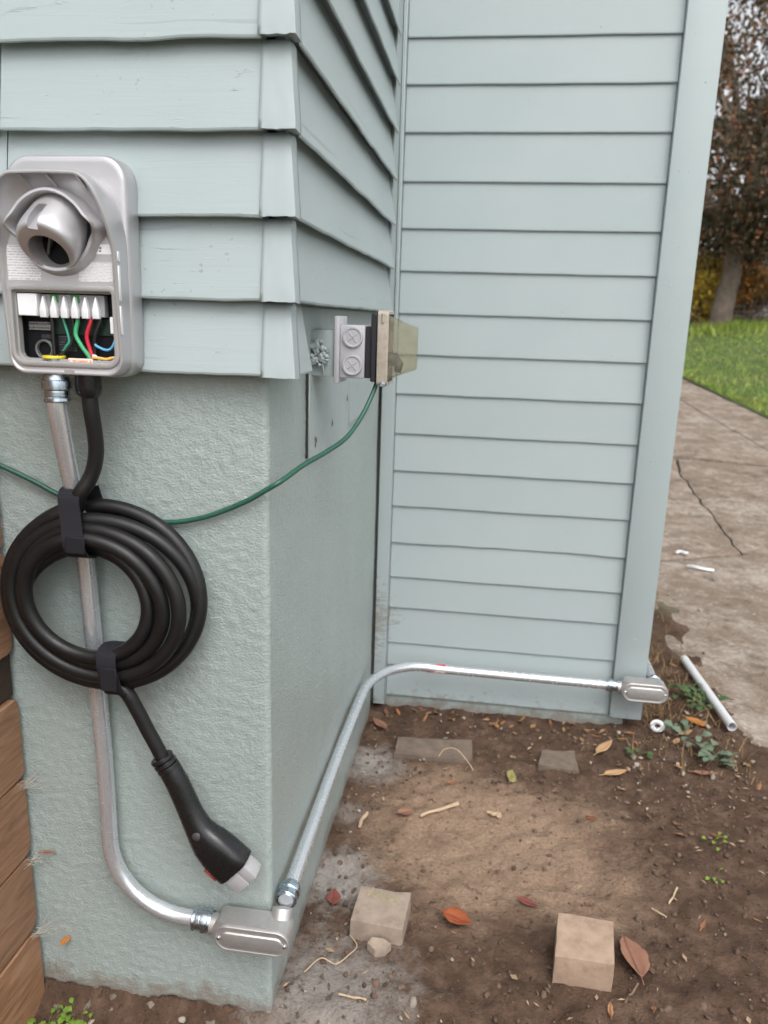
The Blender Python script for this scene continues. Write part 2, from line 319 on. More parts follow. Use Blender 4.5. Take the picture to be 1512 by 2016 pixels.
# ------------------------------------------------------------------ mesh helpers
class MB:
    def __init__(s): s.v = []; s.f = []
    def add(s, vs, fs):
        o = len(s.v); s.v += [tuple(v) for v in vs]; s.f += [tuple(i+o for i in f) for f in fs]; return s
    def bm(s, b):
        b.verts.index_update(); s.add([v.co[:] for v in b.verts], [[v.index for v in f.verts] for f in b.faces]); b.free(); return s
    def box(s, lo, hi, bev=0.0, seg=1, mtx=None):
        b = bmesh.new(); bmesh.ops.create_cube(b, size=1)
        c = [(l+h)/2 for l, h in zip(lo, hi)]; d = [h-l for l, h in zip(lo, hi)]
        for v in b.verts: v.co = Vector((c[0]+v.co.x*d[0], c[1]+v.co.y*d[1], c[2]+v.co.z*d[2]))
        if bev: bmesh.ops.bevel(b, geom=b.edges[:], offset=bev, segments=seg, profile=.5, affect='EDGES')
        if mtx is not None: bmesh.ops.transform(b, matrix=mtx, verts=b.verts)
        return s.bm(b)
    def tube(s, pts, r, n=16, cap=True, squash=None):
        pts = [Vector(p) for p in pts]; rs = r if isinstance(r, (list, tuple)) else [r]*len(pts)
        t0 = (pts[1]-pts[0]).normalized(); a = Vector((0, 0, 1)) if abs(t0.z) < .9 else Vector((1, 0, 0)); u = (a - t0*a.dot(t0)).normalized()
        vs = []
        for i, p in enumerate(pts):
            t = (pts[min(i+1, len(pts)-1)] - pts[max(i-1, 0)]).normalized(); u = (u - t*u.dot(t)).normalized(); w_ = t.cross(u)
            for k in range(n):
                an = 2*math.pi*k/n; vs.append(p + (u*math.cos(an) + w_*math.sin(an))*rs[i])
        fs = [(i*n+k, i*n+(k+1) % n, (i+1)*n+(k+1) % n, (i+1)*n+k) for i in range(len(pts)-1) for k in range(n)]
        if cap: fs += [tuple(range(n))[::-1], tuple((len(pts)-1)*n+k for k in range(n))]
        return s.add(vs, fs)
    def lathe(s, prof, n=32, mtx=None, rad_fn=None, h_fn=None, closed=True):
        # prof: (r, h) around local Z
        vs = []; m = len(prof)
        for k in range(n):
            an = 2*math.pi*k/n
            for (r, h) in prof:
                rr = r if rad_fn is None else rad_fn(r, h, an); hh = h if h_fn is None else h_fn(r, h, an)
                p = Vector((rr*math.cos(an), rr*math.sin(an), hh)); vs.append(mtx @ p if mtx is not None else p)
        fs = [(k*m+i, ((k+1) % n)*m+i, ((k+1) % n)*m+i+1, k*m+i+1) for k in range(n) for i in range(m-1)]
        if closed:
            fs += [tuple(k*m for k in range(n))[::-1], tuple(k*m+m-1 for k in range(n))]
        return s.add(vs, fs)
    def prism(s, outline, a, b, put, bev=0.0):
        # outline (u,v) loop, from depth a to b; put(u,v,w)->xyz; bev insets the b end
        n = len(outline); rings = [(a, 0), (b-bev if b > a else b+bev, 0), (b, bev)] if bev else [(a, 0), (b, 0)]
        vs = []
        for wv, ins in rings:
            for (u, v) in (inset(outline, ins) if ins else outline): vs.append(put(u, v, wv))
        R = len(rings)
        fs = [(r*n+k, r*n+(k+1) % n, (r+1)*n+(k+1) % n, (r+1)*n+k) for r in range(R-1) for k in range(n)]
        fs += [tuple(range(n))[::-1], tuple((R-1)*n+k for k in range(n))]
        return s.add(vs, fs)
def inset(ol, d):
    n = len(ol); o = []
    for i in range(n):
        p = Vector(ol[i-1]); q = Vector(ol[i]); r = Vector(ol[(i+1) % n])
        a = (q-p); b = (r-q)
        if a.length < 1e-9 or b.length < 1e-9: o.append(tuple(q)); continue
        a.normalize(); b.normalize(); na = Vector((-a.y, a.x)); nb = Vector((-b.y, b.x)); m = na+nb
        m = m/ max(.3, m.dot(na)) if m.length > 1e-6 else na
        o.append((q.x+m.x*d, q.y+m.y*d))
    return o
def rrect(u0, v0, u1, v1, r, n=6):
    if not hasattr(r, '__len__'): r = (r, r, r, r)
    o = []
    for (cx, cy, a, rr) in ((u0+r[0], v0+r[0], 180, r[0]), (u1-r[1], v0+r[1], 270, r[1]), (u1-r[2], v1-r[2], 0, r[2]), (u0+r[3], v1-r[3], 90, r[3])):
        for k in range(n+1):
            an = rad(a+90*k/n); o.append((cx+rr*math.cos(an), cy+rr*math.sin(an)))
    return o   # counter-clockwise
ORG = {}
def mesh_from(name, mb, smooth=True, ang=38, org=(0, 0, 0)):
    me = bpy.data.meshes.new(name); o = Vector(org)
    me.from_pydata([Vector(v)-o for v in mb.v], [], mb.f); me.validate(); me.update()
    b = bmesh.new(); b.from_mesh(me); bmesh.ops.recalc_face_normals(b, faces=b.faces); b.to_mesh(me); b.free()
    if smooth:
        me.polygons.foreach_set('use_smooth', [True]*len(me.polygons)); me.set_sharp_from_angle(angle=rad(ang))
    return me
def obj(name, mb, m, parent=None, org=None, smooth=True, ang=38):
    if parent is not None: org = ORG[parent.name]
    elif org is None:
        xs = [v[0] for v in mb.v]; ys = [v[1] for v in mb.v]; zs = [v[2] for v in mb.v]
        org = ((min(xs)+max(xs))/2, (min(ys)+max(ys))/2, min(zs))
    me = mesh_from(name, mb, smooth, ang, org); me.materials.append(M[m] if isinstance(m, str) else m)
    o = bpy.data.objects.new(name, me); COL.objects.link(o)
    if parent is not None: o.parent = parent
    else: o.location = org
    ORG[o.name] = org
    return o
def thing(name, label, cat, loc, group=None):
    o = bpy.data.objects.new(name, None); COL.objects.link(o); o.location = loc; o.empty_display_size = .05
    ORG[o.name] = tuple(loc); o['label'] = label; o['category'] = cat
    if group: o['group'] = group
    return o
def tag(o, label, cat, group=None):
    o['label'] = label; o['category'] = cat
    if group: o['group'] = group
    return o
def struct(o, kind='structure'): o['kind'] = kind; return o
def catmull(pts, k=10):
    P = [Vector(p) for p in pts]; P = [2*P[0]-P[1]] + P + [2*P[-1]-P[-2]]; o = []
    for i in range(1, len(P)-2):
        for j in range(k):
            t = j/k; a, b, c, d = P[i-1], P[i], P[i+1], P[i+2]
            o.append(.5*((2*b)+(-a+c)*t+(2*a-5*b+4*c-d)*t*t+(-a+3*b-3*c+d)*t**3))
    o.append(P[-2]); return o
def sstep(a, b, x):
    t = max(0., min(1., (x-a)/(b-a))); return t*t*(3-2*t)
def fbm(x, y, z=0., o=4):
    s = 0; a = .5; f = 1.
    for _ in range(o): s += a*noise.noise((x*f, y*f, z*f)); a *= .5; f *= 2.03
    return s

# ================================================================== GROUND
def terrain(x, y):
    t = max(0., min(y, 13.5)-2.5); z = .1*t*t/(t+.4)*(1+.24*sstep(2.6, 4.6, x))
    z -= .045*(1-sstep(-.06, .03, y))*(1-sstep(.0, .35, x))
    return z
def soil_z(x, y):
    z = terrain(x, y)
    near = 1-sstep(1.2, 3.5, y) if y > 1.2 else 1.
    z += near*(.012*fbm(x*5, y*5, 1.3) + .017*fbm(x*20, y*20, 4.1, 4))
    z += near*.012*max(0, fbm(x*60, y*60, 7.7, 3))*(.4+.6*sstep(.5, .9, x))
    # trodden hollow, and a low heap at the right
    z -= .012*math.exp(-(((x-.42)/.3)**2+((y-.5)/.25)**2)) - .014*math.exp(-(((x-.85)/.2)**2+((y-.5)/.4)**2))
    if x > .95: z += .012*sstep(.95, 1.1, x)-.050*sstep(1.06, 1.50, x)+.040*sstep(1.0, 1.15, x)*(1-sstep(1.5, 1.8, x))*fbm(x*6, y*6, 2.2, 4)
    return z
def axis_coords(lo, hi, dlo, dhi, step, grow):
    c = []; x = dlo
    while x < dhi: c.append(x); x += step
    s = step
    while x < hi: c.append(x); s *= grow; x += s
    c.append(hi); x = dlo; s = step; pre = []
    while True:
        s *= grow; x -= s
        if x <= lo: break
        pre.append(x)
    pre.append(lo); return pre[::-1]+c
gx = axis_coords(-140, 160, -.08, 1.35, .0085, 1.16); gy = axis_coords(-120, 300, -.12, 1.45, .0085, 1.16)
mb = MB(); nx, ny = len(gx), len(gy)
mb.v = [(x, y, soil_z(x, y)-.004) for y in gy for x in gx]
mb.f = [(j*nx+i, j*nx+i+1, (j+1)*nx+i+1, (j+1)*nx+i) for j in range(ny-1) for i in range(nx-1)]
struct(obj('ground', mb, 'soil', org=(0, 0, 0), ang=180))

# concrete path beside the house, cracked into slabs
path = bpy.data.objects.new('path', None); COL.objects.link(path); struct(path); ORG['path'] = (0, 0, 0)
def px_left(y): return 1.13+.06*math.sin(y*1.7)-.05*math.exp(-((y-1.7)/.5)**2)+.03*noise.noise((y*4, 1, 2)) + .02*noise.noise((y*17, 5, 2))
def jx(y): return 2.601-.1330*(y-5.582)
def ex(y): return 2.976-.1423*(y-6.807)
def slab(lcurve, rcurve, n, m, zoff=.0):
    # lcurve/rcurve: functions t->(x,y)
    g = MB(); thick = .06
    for j in range(n+1):
        a = lcurve(j/n); b = rcurve(j/n)
        for i in range(m+1):
            s = i/m; x = a[0]+(b[0]-a[0])*s; y = a[1]+(b[1]-a[1])*s
            e = min(s, 1-s)*m; ed = -.008 if (e < .5 or j in (0, n)) else 0
            g.v.append((x, y, terrain(x, y)+.004+zoff+ed+.006*fbm(x*4, y*4, 3)+.003*fbm(x*25, y*25, 3, 2)))
    M1 = m+1; T = len(g.v)
    g.f = [(j*M1+i, j*M1+i+1, (j+1)*M1+i+1, (j+1)*M1+i) for j in range(n) for i in range(m)]
    per = [i for i in range(m+1)] + [j*M1+m for j in range(1, n+1)] + [n*M1+i for i in range(m-1, -1, -1)] + [j*M1 for j in range(n-1, 0, -1)]
    low = {}
    for p in per: low[p] = len(g.v); v = g.v[p]; g.v.append((v[0], v[1], v[2]-thick))
    g.f += [(per[k], low[per[k]], low[per[(k+1) % len(per)]], per[(k+1) % len(per)]) for k in range(len(per))]
    obj('concrete_slab', g, 'concrete', path)
def wob(x, y, k=.02): return (x+k*noise.noise((x*9, y*9, 1)), y+k*noise.noise((x*9, y*9, 6)))
def poly(P):
    P = [Vector(p) for p in P]; L = [0]
    for a, b in zip(P, P[1:]): L.append(L[-1]+(b-a).length)
    def f(t):
        d = t*L[-1]
        for i in range(len(P)-1):
            if d <= L[i+1] or i == len(P)-2:
                q = P[i]+(P[i+1]-P[i])*((d-L[i])/max(1e-6, L[i+1]-L[i])); return wob(q.x, q.y)
    return f
G = .006
# near slab: from y=-1.6 up to the branching crack
slab(lambda t: (px_left(-1.6+4.55*t), -1.6+4.55*t), poly([(jx(-1.6)-G, -1.6), (jx(4.05)-G, 3.98)]), 150, 60) if False else None
cr = [(1.12, 2.93), (1.45, 3.02), (1.723, 3.158), (1.931, 3.391), (2.35, 3.62), (jx(3.75)-G, 3.75)]
def near_grid():
    top = poly(cr)
    n, m = 130, 70; 
    def L(t): y = -1.6+(top(0)[1]+1.6-G)*t; return (px_left(y), y)
    g = MB()
    for j in range(n+1):
        t = j/n
        for i in range(m+1):
            s = i/m; yb = -1.6; q = top(s); xb = px_left(-1.6)+(jx(-1.6)-G-px_left(-1.6))*s
            y = yb+(q[1]-G-yb)*t; x = xb+(q[0]-xb)*t
            if s < .12: x += (px_left(y)-(px_left(-1.6)+(q[0]-px_left(-1.6))*t))*(1-s/.12)
            ed = -.008 if (i in (0, m) or j in (0, n)) else 0
            g.v.append((x, y, terrain(x, y)+.004+ed+.007*fbm(x*4, y*4, 3)+.003*fbm(x*25, y*25, 3, 2)))
    M1 = m+1; g.f = [(j*M1+i, j*M1+i+1, (j+1)*M1+i+1, (j+1)*M1+i) for j in range(n) for i in range(m)]
    per = [i for i in range(m+1)] + [j*M1+m for j in range(1, n+1)] + [n*M1+i for i in range(m-1, -1, -1)] + [j*M1 for j in range(n-1, 0, -1)]
    low = {}
    for p in per: low[p] = len(g.v); v = g.v[p]; g.v.append((v[0], v[1], v[2]-.06))
    g.f += [(per[k], low[per[k]], low[per[(k+1) % len(per)]], per[(k+1) % len(per)]) for k in range(len(per))]
    obj('concrete_slab', g, 'concrete', path)
near_grid()
slab(poly([(1.12, 2.93+G), (1.16, 4.6), (1.2, 5.4)]), poly([(1.723-G, 3.158+G), (1.725-G, 4.676), (1.783-G, 5.2)]), 60, 20)
slab(poly([(1.723+G, 3.17+G), (1.725+G, 4.676), (1.80, 5.16)]), poly([(jx(3.75)-G, 3.75+G), (jx(4.6)-G, 4.6), (jx(5.0)-G, 4.98)]), 60, 30)
slab(poly([(1.2, 5.4+.02), (1.1, 9), (1.1, 14)]), poly([(jx(5.02)-G, 5.0), (jx(9)-G, 9), (jx(14)-G, 14)]), 80, 30)
slab(poly([(jx(-1.6)+.004, -1.6), (jx(5)+.004, 5), (jx(14)+.004, 14)]), poly([(ex(-1.6), -1.6), (ex(5), 5), (ex(14), 14)]), 110, 12)

# lawn
mb = MB(); lx = [0, .05, .15, .3, .6, 1, 1.6, 2.4, 3.5, 5, 8, 14, 25]; ly = [-1.6+.35*k for k in range(47)]+[16, 19, 24, 32]
for y in ly:
    for x in lx:
        X = ex(y)-.02+x; mb.v.append((X, y, terrain(X, y)+.012+.02*min(1, x*3)+.03*fbm(X*1.3, y*1.3, 2)))
n_ = len(lx); mb.f = [(j*n_+i, j*n_+i+1, (j+1)*n_+i+1, (j+1)*n_+i) for j in range(len(ly)-1) for i in range(n_-1)]
struct(obj('lawn', mb, 'lawn', org=(0, 0, 0), ang=180))
def blades(mb, n, sampler, hmin, hmax, wid, zf, lean=.5):
    for _ in range(n):
        x, y = sampler(); z = zf(x, y); h = random.uniform(hmin, hmax); a = random.uniform(0, 6.283); wx = wid*math.cos(a)*.5; wy = wid*math.sin(a)*.5
        l = random.uniform(0, lean)*h; b = random.uniform(0, 6.283); dx, dy = l*math.cos(b), l*math.sin(b)
        mb.add([(x-wx, y-wy, z), (x+wx, y+wy, z), (x+dx*.4+wx*.7, y+dy*.4+wy*.7, z+h*.6), (x+dx*.4-wx*.7, y+dy*.4-wy*.7, z+h*.6), (x+dx, y+dy, z+h)], [(0, 1, 2, 3), (3, 2, 4)])
    return mb
def gs():
    y = 4.6+10.*random.random()**1.0; return (ex(y)+.01+random.random()**1.5*5.2, y)
mb = blades(MB(), 26000, gs, .025, .075, .010, lambda x, y: terrain(x, y)+.015, 1.3)
blades(mb, 900, lambda: (4.05+random.gauss(0, .55), 12.75+random.gauss(0, .22)), .06, .20, .02, lambda x, y: terrain(x, y)+.02, .9)
tag(struct(obj('lawn_grass', mb, 'grass', org=(0, 0, 0), smooth=False), 'stuff'), 'bright green lawn grass growing beyond the concrete path', 'grass')

# ================================================================== HOUSE
house = thing('house', 'pale sage green house corner with clapboard siding over a stucco foundation', 'house', (0, 0, 0))
def part(name, mb, m, **k): return obj(name, mb, m, house, **k)

# stucco foundation: wraps the front and the return around a soft corner
def foundation():
    g = MB(); r = .010; S = []
    x = -.80
    while x < -r: S.append(('f', x)); x += .0050 if x > -.46 else .02
    for k in range(7): S.append(('c', k/6))
    y = r+.005
    while y < 1.128: S.append(('r', y)); y += .0065
    S.append(('r', 1.13)); S.append(('e', 0.02)); S.append(('e', .05))
    Z = [-.14, -.10]; z = -.06
    while z < 1.155: Z.append(z); z += .0052
    for z in Z:
        for k, s in S:
            if k == 'f': p = Vector((s, 0, z)); nn = Vector((0, -1, 0)); sc = s
            elif k == 'c': a = s*math.pi/2; p = Vector((-r+r*math.sin(a), r-r*math.cos(a), z)); nn = Vector((math.sin(a), -math.cos(a), 0)); sc = s*.025
            elif k == 'r': p = Vector((0, s, z)); nn = Vector((1, 0, 0)); sc = s+.025
            else: p = Vector((-s, 1.133, z)); nn = Vector((0, 1, 0)); sc = 1.17+s
            fr = 1. if k == 'f' else .5
            q = (sc*1.0, z*1.0)
            d = .0034*fbm(sc*5, z*5, 2, 2)
            rr = fbm(sc*80+z*26, z*118-sc*18, 9, 2); d += fr*(.0020*rr + .0020*max(0, rr))
            d += fr*.0012*noise.noise((sc*190, z*230, 3))
            edge = -.016+.030*fbm(sc*9, 3, 1, 4)+.014*noise.noise((sc*33, 2, 5))    # ragged lower lip of the render coat
            if z < edge: d -= .022+.014*fbm(sc*30, z*40, 8, 3)
            g.v.append(p+nn*d)
    m = len(S); g.f = [(j*m+i, j*m+i+1, (j+1)*m+i+1, (j+1)*m+i) for j in range(len(Z)-1) for i in range(m-1)]
    return g
part('foundation', foundation(), 'stucco', ang=180)
part('sheathing', MB().box((-.80, .002, 1.14), (-.02, .10, 2.6)).box((-.10, .1015, 1.14), (.004, 1.15, 2.6)), 'sheath')
part('sheathing', MB().box((-.09, 1.196, -.1), (.80, 1.30, 2.6)).box((.60, 1.302, -.1), (.80, 9.0, 2.6)), 'sheath')
part('gap_shade', MB().box((-.07, 1.10, -.1), (-.052, 1.194, 1.2)), 'dark_gap')  # dark filler; the corner gap's shade is put into its colour

def clapboard(p0, d, nrm, length, z0, ztop, butt, thin, seed, wav=.0016, seg=40, name='clapboard', m='board_back'):
    g = MB(); d = Vector(d); nrm = Vector(nrm); p0 = Vector(p0); H = ztop-z0
    for i in range(seg+1):
        s = length*i/seg; p = p0+d*s
        wv = wav*fbm(s*7, seed*3.1, 1, 3)*2; wn = wav*.7*fbm(s*4, seed*5.3, 8, 2)*2
        sl = butt-.0035
        pr = [(0, z0+.022+wv), (sl, z0+.022+wv), (sl+.0005, z0+wv), (butt-.003+wn, z0+wv), (butt-.0008+wn, z0+.0012+wv), (butt+wn, z0+.004+wv), (butt-(butt-thin)*.5+wn*.5, z0+H*.5), (thin, ztop), (0, ztop)]
        for (nn, z) in pr: q = p+nrm*nn; g.v.append((q.x, q.y, z))
    k = 9; g.f = [(i*k+a, i*k+(a+1) % k, (i+1)*k+(a+1) % k, (i+1)*k+a) for i in range(seg) for a in range(k)]
    g.f += [tuple(range(k))[::-1], tuple(seg*k+a for a in range(k))]
    return part(name, g, m, ang=7)
ZF = [1.133, 1.237, 1.348, 1.456, 1.567, 1.680, 1.792, 1.905, 2.015]
for i in range(len(ZF)-1):
    dz = random.uniform(-.002, .002)
    clapboard((-.368, -.006, 0), (1, 0, 0), (0, -1, 0), .3715, ZF[i]+dz, ZF[i+1]+.018, .029, .007, i+1, .0028, 60, m='board_old')
    clapboard((-.3705, -.006, 0), (-1, 0, 0), (0, -1, 0), .43, ZF[i]+dz+.001, ZF[i+1]+.018, .0282, .007, i+31, .0024, 30, m='board_old')
    if i > 0:
        clapboard((.012, .004, 0), (0, 1, 0), (1, 0, 0), 1.034, ZF[i]+.001, ZF[i+1]+.018, .0350, .0120, i+61, .0026, 60, m='board_return')
clapboard((.012, .004, 0), (0, 1, 0), (1, 0, 0), .085, ZF[0]+.001, ZF[1]+.016, .0340, .0120, 55, .001, 12, m='board_return')
# folded metal corner caps, one for each course
def corner_cap(z0, z1, seed):
    g = MB(); random.seed(seed)
    cols = []; xl = .0005
    for k in range(9): cols.append(('f', k/8))
    for k in range(1, 5): cols.append(('r', k/4))
    rows = 9
    for j in range(rows+1):
        t = j/rows; z = z0+.0022+(z1-z0-.002)*t
        cy = -.0378+.0200*t; cx = .0500-.0125*t
        for k, s in cols:
            dn = .0006*noise.noise((s*4+seed, t*4, seed)) + .0007*noise.noise((s*15+seed, t*11, seed))
            if k == 'f': p = (xl+(cx-xl)*s, cy-.0006+dn, z + (.0016*noise.noise((s*5, seed, 2)) if j == 0 else 0))
            else: p = (cx+dn, cy+.028*s, z - (.0015*s if j == 0 else 0))
            g.v.append(p)
    n = len(cols); g.f = [(j*n+i, j*n+i+1, (j+1)*n+i+1, (j+1)*n+i) for j in range(rows) for i in range(n-1)]
    # lip folded under
    base = len(g.v)
    for i, (k, s) in enumerate(cols):
        v = g.v[i]
        if k == 'f': g.v.append((min(v[0], .034), v[1]+.012, v[2]+.0015))
        else: g.v.append((v[0]-.012, max(v[1], -.0225), v[2]+.0015))
    g.f += [(i, base+i, base+i+1, i+1) for i in range(n-1)]
    o = part('corner_cap', g, 'cap', ang=50)
    md = o.modifiers.new('thickness', 'SOLIDIFY'); md.thickness = .0014; md.offset = 1
for i in range(len(ZF)-1): corner_cap(ZF[i], ZF[i+1], 40+i)
random.seed(21)
# inside corner trim
part('corner_trim', MB().box((.005, 1.040, 1.236), (.036, 1.148, 2.3), .0015), 'trim')
part('corner_trim', MB().box((.006, 1.1495, .012), (.045, 1.194, 2.3), .0018), 'trim')
part('corner_trim', MB().box((.0375, 1.136, 1.24), (.0405, 1.1485, 2.3), .0008), 'trim')
# back wall clapboards
ZB = [.034, .140, .216, .336, .437, .550, .665, .775, .888, 1.006, 1.120, 1.236, 1.353, 1.467, 1.590, 1.715, 1.833, 1.947, 2.062, 2.18]
for i in range(len(ZB)-1):
    bb = clapboard((.0465, 1.190, 0), (1, 0, 0), (0, -1, 0), .703, ZB[i], ZB[i+1]+.014, .0140, .0065, i+90, .0010 if ZB[i] != .550 else .003, 40, m='board_back')
    if i in (1, 3, 5, 7, 10, 11, 13, 14, 16, 17):
        for xx in ((.13, .52) if i % 2 else (.30, .68)):
            xx += random.uniform(-.05, .05)
            obj('nail_head', MB().lathe([(0.0002, .0006), (.0014, .0008), (.0027, .0003), (.0030, -.0008)], 9, Matrix.Translation((xx, 1.190-.0131+.0002, ZB[i]+.019)) @ Euler((rad(94), 0, 0)).to_matrix().to_4x4()), 'trim', bb)
for i in range(0, len(ZB)-1):
    clapboard((.80, 1.262, 0), (0, 1, 0), (1, 0, 0), 7.6, ZB[i], ZB[i+1]+.014, .0185, .0065, i+120, .001, 6, m='board_return')
cb = part('corner_board', MB().box((.7505, 1.157, .037), (.846, 1.1945, 2.4), .0018, 2), 'trim')
part('corner_board', MB().box((.8195, 1.1955, .037), (.8455, 1.26, 2.4), .0015), 'trim')
for z, x in ((1.83, .815), (1.62, .80), (1.62, .775), (1.43, .797), (1.33, .785), (1.22, .80), (.99, .80), (.82, .79), (.62, .795), (.46, .782), (.30, .80)):
    obj('nail_head', MB().lathe([(0.0002, .0004), (.0016, .0006), (.0030, .0003), (.0034, -.0005)], 10, Matrix.Translation((x, 1.1568, z)) @ Euler((rad(90), 0, 0)).to_matrix().to_4x4()), 'trim', cb)
def back_footing():
    g = MB(); n, m = 60, 8
    for j in range(m+1):
        for i in range(n+1):
            x = .004+.786*i/n; z = -.09+.122*j/m; g.v.append((x, 1.186+.0035*fbm(x*9, z*30, 4), z))
    g.f = [(j*(n+1)+i, j*(n+1)+i+1, (j+1)*(n+1)+i+1, (j+1)*(n+1)+i) for j in range(m) for i in range(n)]
    return g.box((.787, 1.1868, -.09), (.792, 1.9, .03))
part('back_footing', back_footing(), 'stucco', ang=180)
# patched panel on the return below the siding, with its screw holes and drips
part('patch_panel', MB().box((-.004, .0905, 1.135), (.0055, 1.036, 1.2365), .0012).box((-.004, .240, .962), (.0060, .62, 1.1346), .001), 'patch')
part('patch_panel', MB().box((.0005, .63, .985), (.0065, .98, 1.130), .001), 'patch')
for (y, z, s) in ((.29, .995, 1.0), (.44, 1.01, .7), (.60, 1.045, .7)):
    part('patch_hole', MB().lathe([(.0003, .0006), (.006*s, .0009), (.010*s, .0002)], 9, Matrix.Translation((.0064, y, z)) @ Euler((0, rad(90), 0)).to_matrix().to_4x4(), rad_fn=lambda r, h, a: r*(1+.4*math.sin(a*3+y*9))), 'footing')

part('gap_shade', MB().box((-.004, .2335, .972), (.0040, .2392, 1.132)), 'dark_gap')  # dark strip laid in as the seam's shade

# ================================================================== EV CHARGER
CX, CZ0, CY = -.2585, 1.128, -.0335
UO = 0.0
def ch(u, v, wv):
    if wv > .035: wv = .035+(wv-.035)*.76
    return (CX+UO+u, CY-wv, CZ0+v)
charger = thing('ev_charger', 'silver wall-mounted car charger with its lower wiring compartment open', 'car charger', (CX, CY, CZ0))
def cpart(name, mb, m, parent=None, **k): return obj(name, mb, m, parent or charger, **k)
body = rrect(-.088, 0, .085, .292, (.026, .026, .034, .034), 9)
g = MB(); rings = [(-.008, .004), (.0, .0), (.027, .0), (.033, .0018), (.035, .005), (.0345, .010)]
n = len(body)
for wv, ins in rings:
    for (u, v) in (inset(body, ins) if ins else body): g.v.append(ch(u, v, wv))
g.f = [(r*n+k, r*n+(k+1) % n, (r+1)*n+(k+1) % n, (r+1)*n+k) for r in range(len(rings)-1) for k in range(n)]
g.f += [tuple(range(n))[::-1], tuple((len(rings)-1)*n+k for k in range(n))]
cpart('housing', g, 'silver', ang=60)
# front cover: arch-topped shell with a hood over a dished face, opening below
ol = rrect(-.0855, .003, .0825, .16, (.024, .024, 0, 0), 7)
ol = [p for p in ol if p[1] < .159]
right = []; left = []
for k in range(19):
    a = rad(90*k/18); right.append((-.0015+.040+.044*math.cos(a)**.9, .165+.098*math.sin(a)**.92 if k else .165))
right += [(.02, .2635), (0, .264)]
left = [(-.003-p[0], p[1]) for p in right[::-1]][1:]
i0 = next(i for i, p in enumerate(ol) if p[0] > 0)
lo_l = [p for p in ol if p[0] <= 0]; lo_r = [p for p in ol if p[0] > 0]
# order: start bottom-left corner arc (180->270), bottom-right arc, right side up, arch, left side down
outline = lo_l + lo_r + right + left
def Wd(v): return .071+.040*sstep(.115, .262, v)
def dish(u, v):
    # where the dished face begins: hood slopes inward at the top
    t = sstep(.165, .26, v); return t
n = len(outline); g = MB()
def ringpts(ins, wf):
    pts = inset(outline, ins) if ins else outline
    return [ch(u, v, wf(outline[i][1])) for i, (u, v) in enumerate(pts)]
loops = [ringpts(0, lambda v: .0335), ringpts(0, lambda v: Wd(v)-.003), ringpts(.0012, lambda v: Wd(v)-.0006), ringpts(.003, Wd), ringpts(.0048, lambda v: Wd(v)-.001)]
def slope_ring(s):
    # s 0..1 from the hood rim inward to the dish edge
    base = inset(outline, .0052); o = []
    for i, (u, v) in enumerate(base):
        t = sstep(.150, .255, outline[i][1]); c = Vector((0.0, .150)); p = Vector((u, v)); q = p + (c-p)*(.25*t*s + .03*s)
        wv = Wd(outline[i][1])-.0015; wv = wv + (.068-wv)*(s**.42)
        o.append(ch(q.x, q.y, wv))
    return o
for s in (0.01, .06, .14, .25, .5, .8, 1.0): loops.append(slope_ring(s))
for L in loops: g.v += [tuple(p) for p in L]
g.f = [(r*n+k, r*n+(k+1) % n, (r+1)*n+(k+1) % n, (r+1)*n+k) for r in range(len(loops)-1) for k in range(n)]
# face plate with the compartment opening (filled with a hole)
opening = rrect(-.080, .0155, .0765, .1215, (.018, .018, .010, .010), 6)
b = bmesh.new(); last = loops[-1]
va = [b.verts.new(p) for p in last]; ea = [b.edges.new((va[i], va[(i+1) % n])) for i in range(n)]
vb = [b.verts.new(ch(u, v, .068)) for u, v in opening]; eb = [b.edges.new((vb[i], vb[(i+1) % len(vb)])) for i in range(len(vb))]
bmesh.ops.triangle_fill(b, use_beauty=True, edges=ea+eb)
inside = []
for f in b.faces:
    c = f.calc_center_median(); u = c.x-CX; v = c.z-CZ0
    if -.078 < u < .0745 and .018 < v < .119: inside.append(f)
bmesh.ops.delete(b, geom=inside, context='FACES'); g.bm(b)
cover = cpart('front_cover', g, 'silver', ang=40)
# stepped frame round the opening
g = MB(); oo = rrect(-.0815, .014, .078, .123, (.0195, .0195, .0115, .0115), 6); fr = [(0, .067), (0, .0705), (.0015, .0715), (.0055, .0715), (.007, .0705), (.0075, .062), (.010, .0615), (.0105, .030)]
n = len(oo)
for ins, wv in fr: g.v += [ch(u, v, wv) for u, v in (inset(oo, ins) if ins else oo)]
g.f = [(r*n+k, r*n+(k+1) % n, (r+1)*n+(k+1) % n, (r+1)*n+k) for r in range(len(fr)-1) for k in range(n)]
cpart('compartment_frame', g, 'grey_frame', ang=40)
g = MB(); oi_ = inset(oo, .0104); n = len(oi_)
for ins, wv in ((0, .050), (0, .0365)): g.v += [ch(u, v, wv) for u, v in oi_]
g.f = [(k, (k+1) % n, n+(k+1) % n, n+k) for k in range(n)] + [tuple(n+k for k in range(n))]
cpart('compartment_back', g, 'comp_dark')
# ribs under the hood
for u in (-.034, .0035, .0445):
    g = MB(); lean = -u*.15
    pr = [(.2570, Wd(.262)-.0030), (.246, .090), (.229, .0690), (.236, .0660), (.2600, .070)]
    k = len(pr)
    g.v = [ch(u-.0010+(.262-v)*(.25 if u > .01 else .35), v, wv) for v, wv in pr] + [ch(u+.0010+(.262-v)*(.25 if u > .01 else .35), v, wv) for v, wv in pr]
    g.f = [tuple(range(k))[::-1], tuple(k+i for i in range(k))] + [(i, (i+1) % k, k+(i+1) % k, k+i) for i in range(k)]
    cpart('rib', g, 'silver')
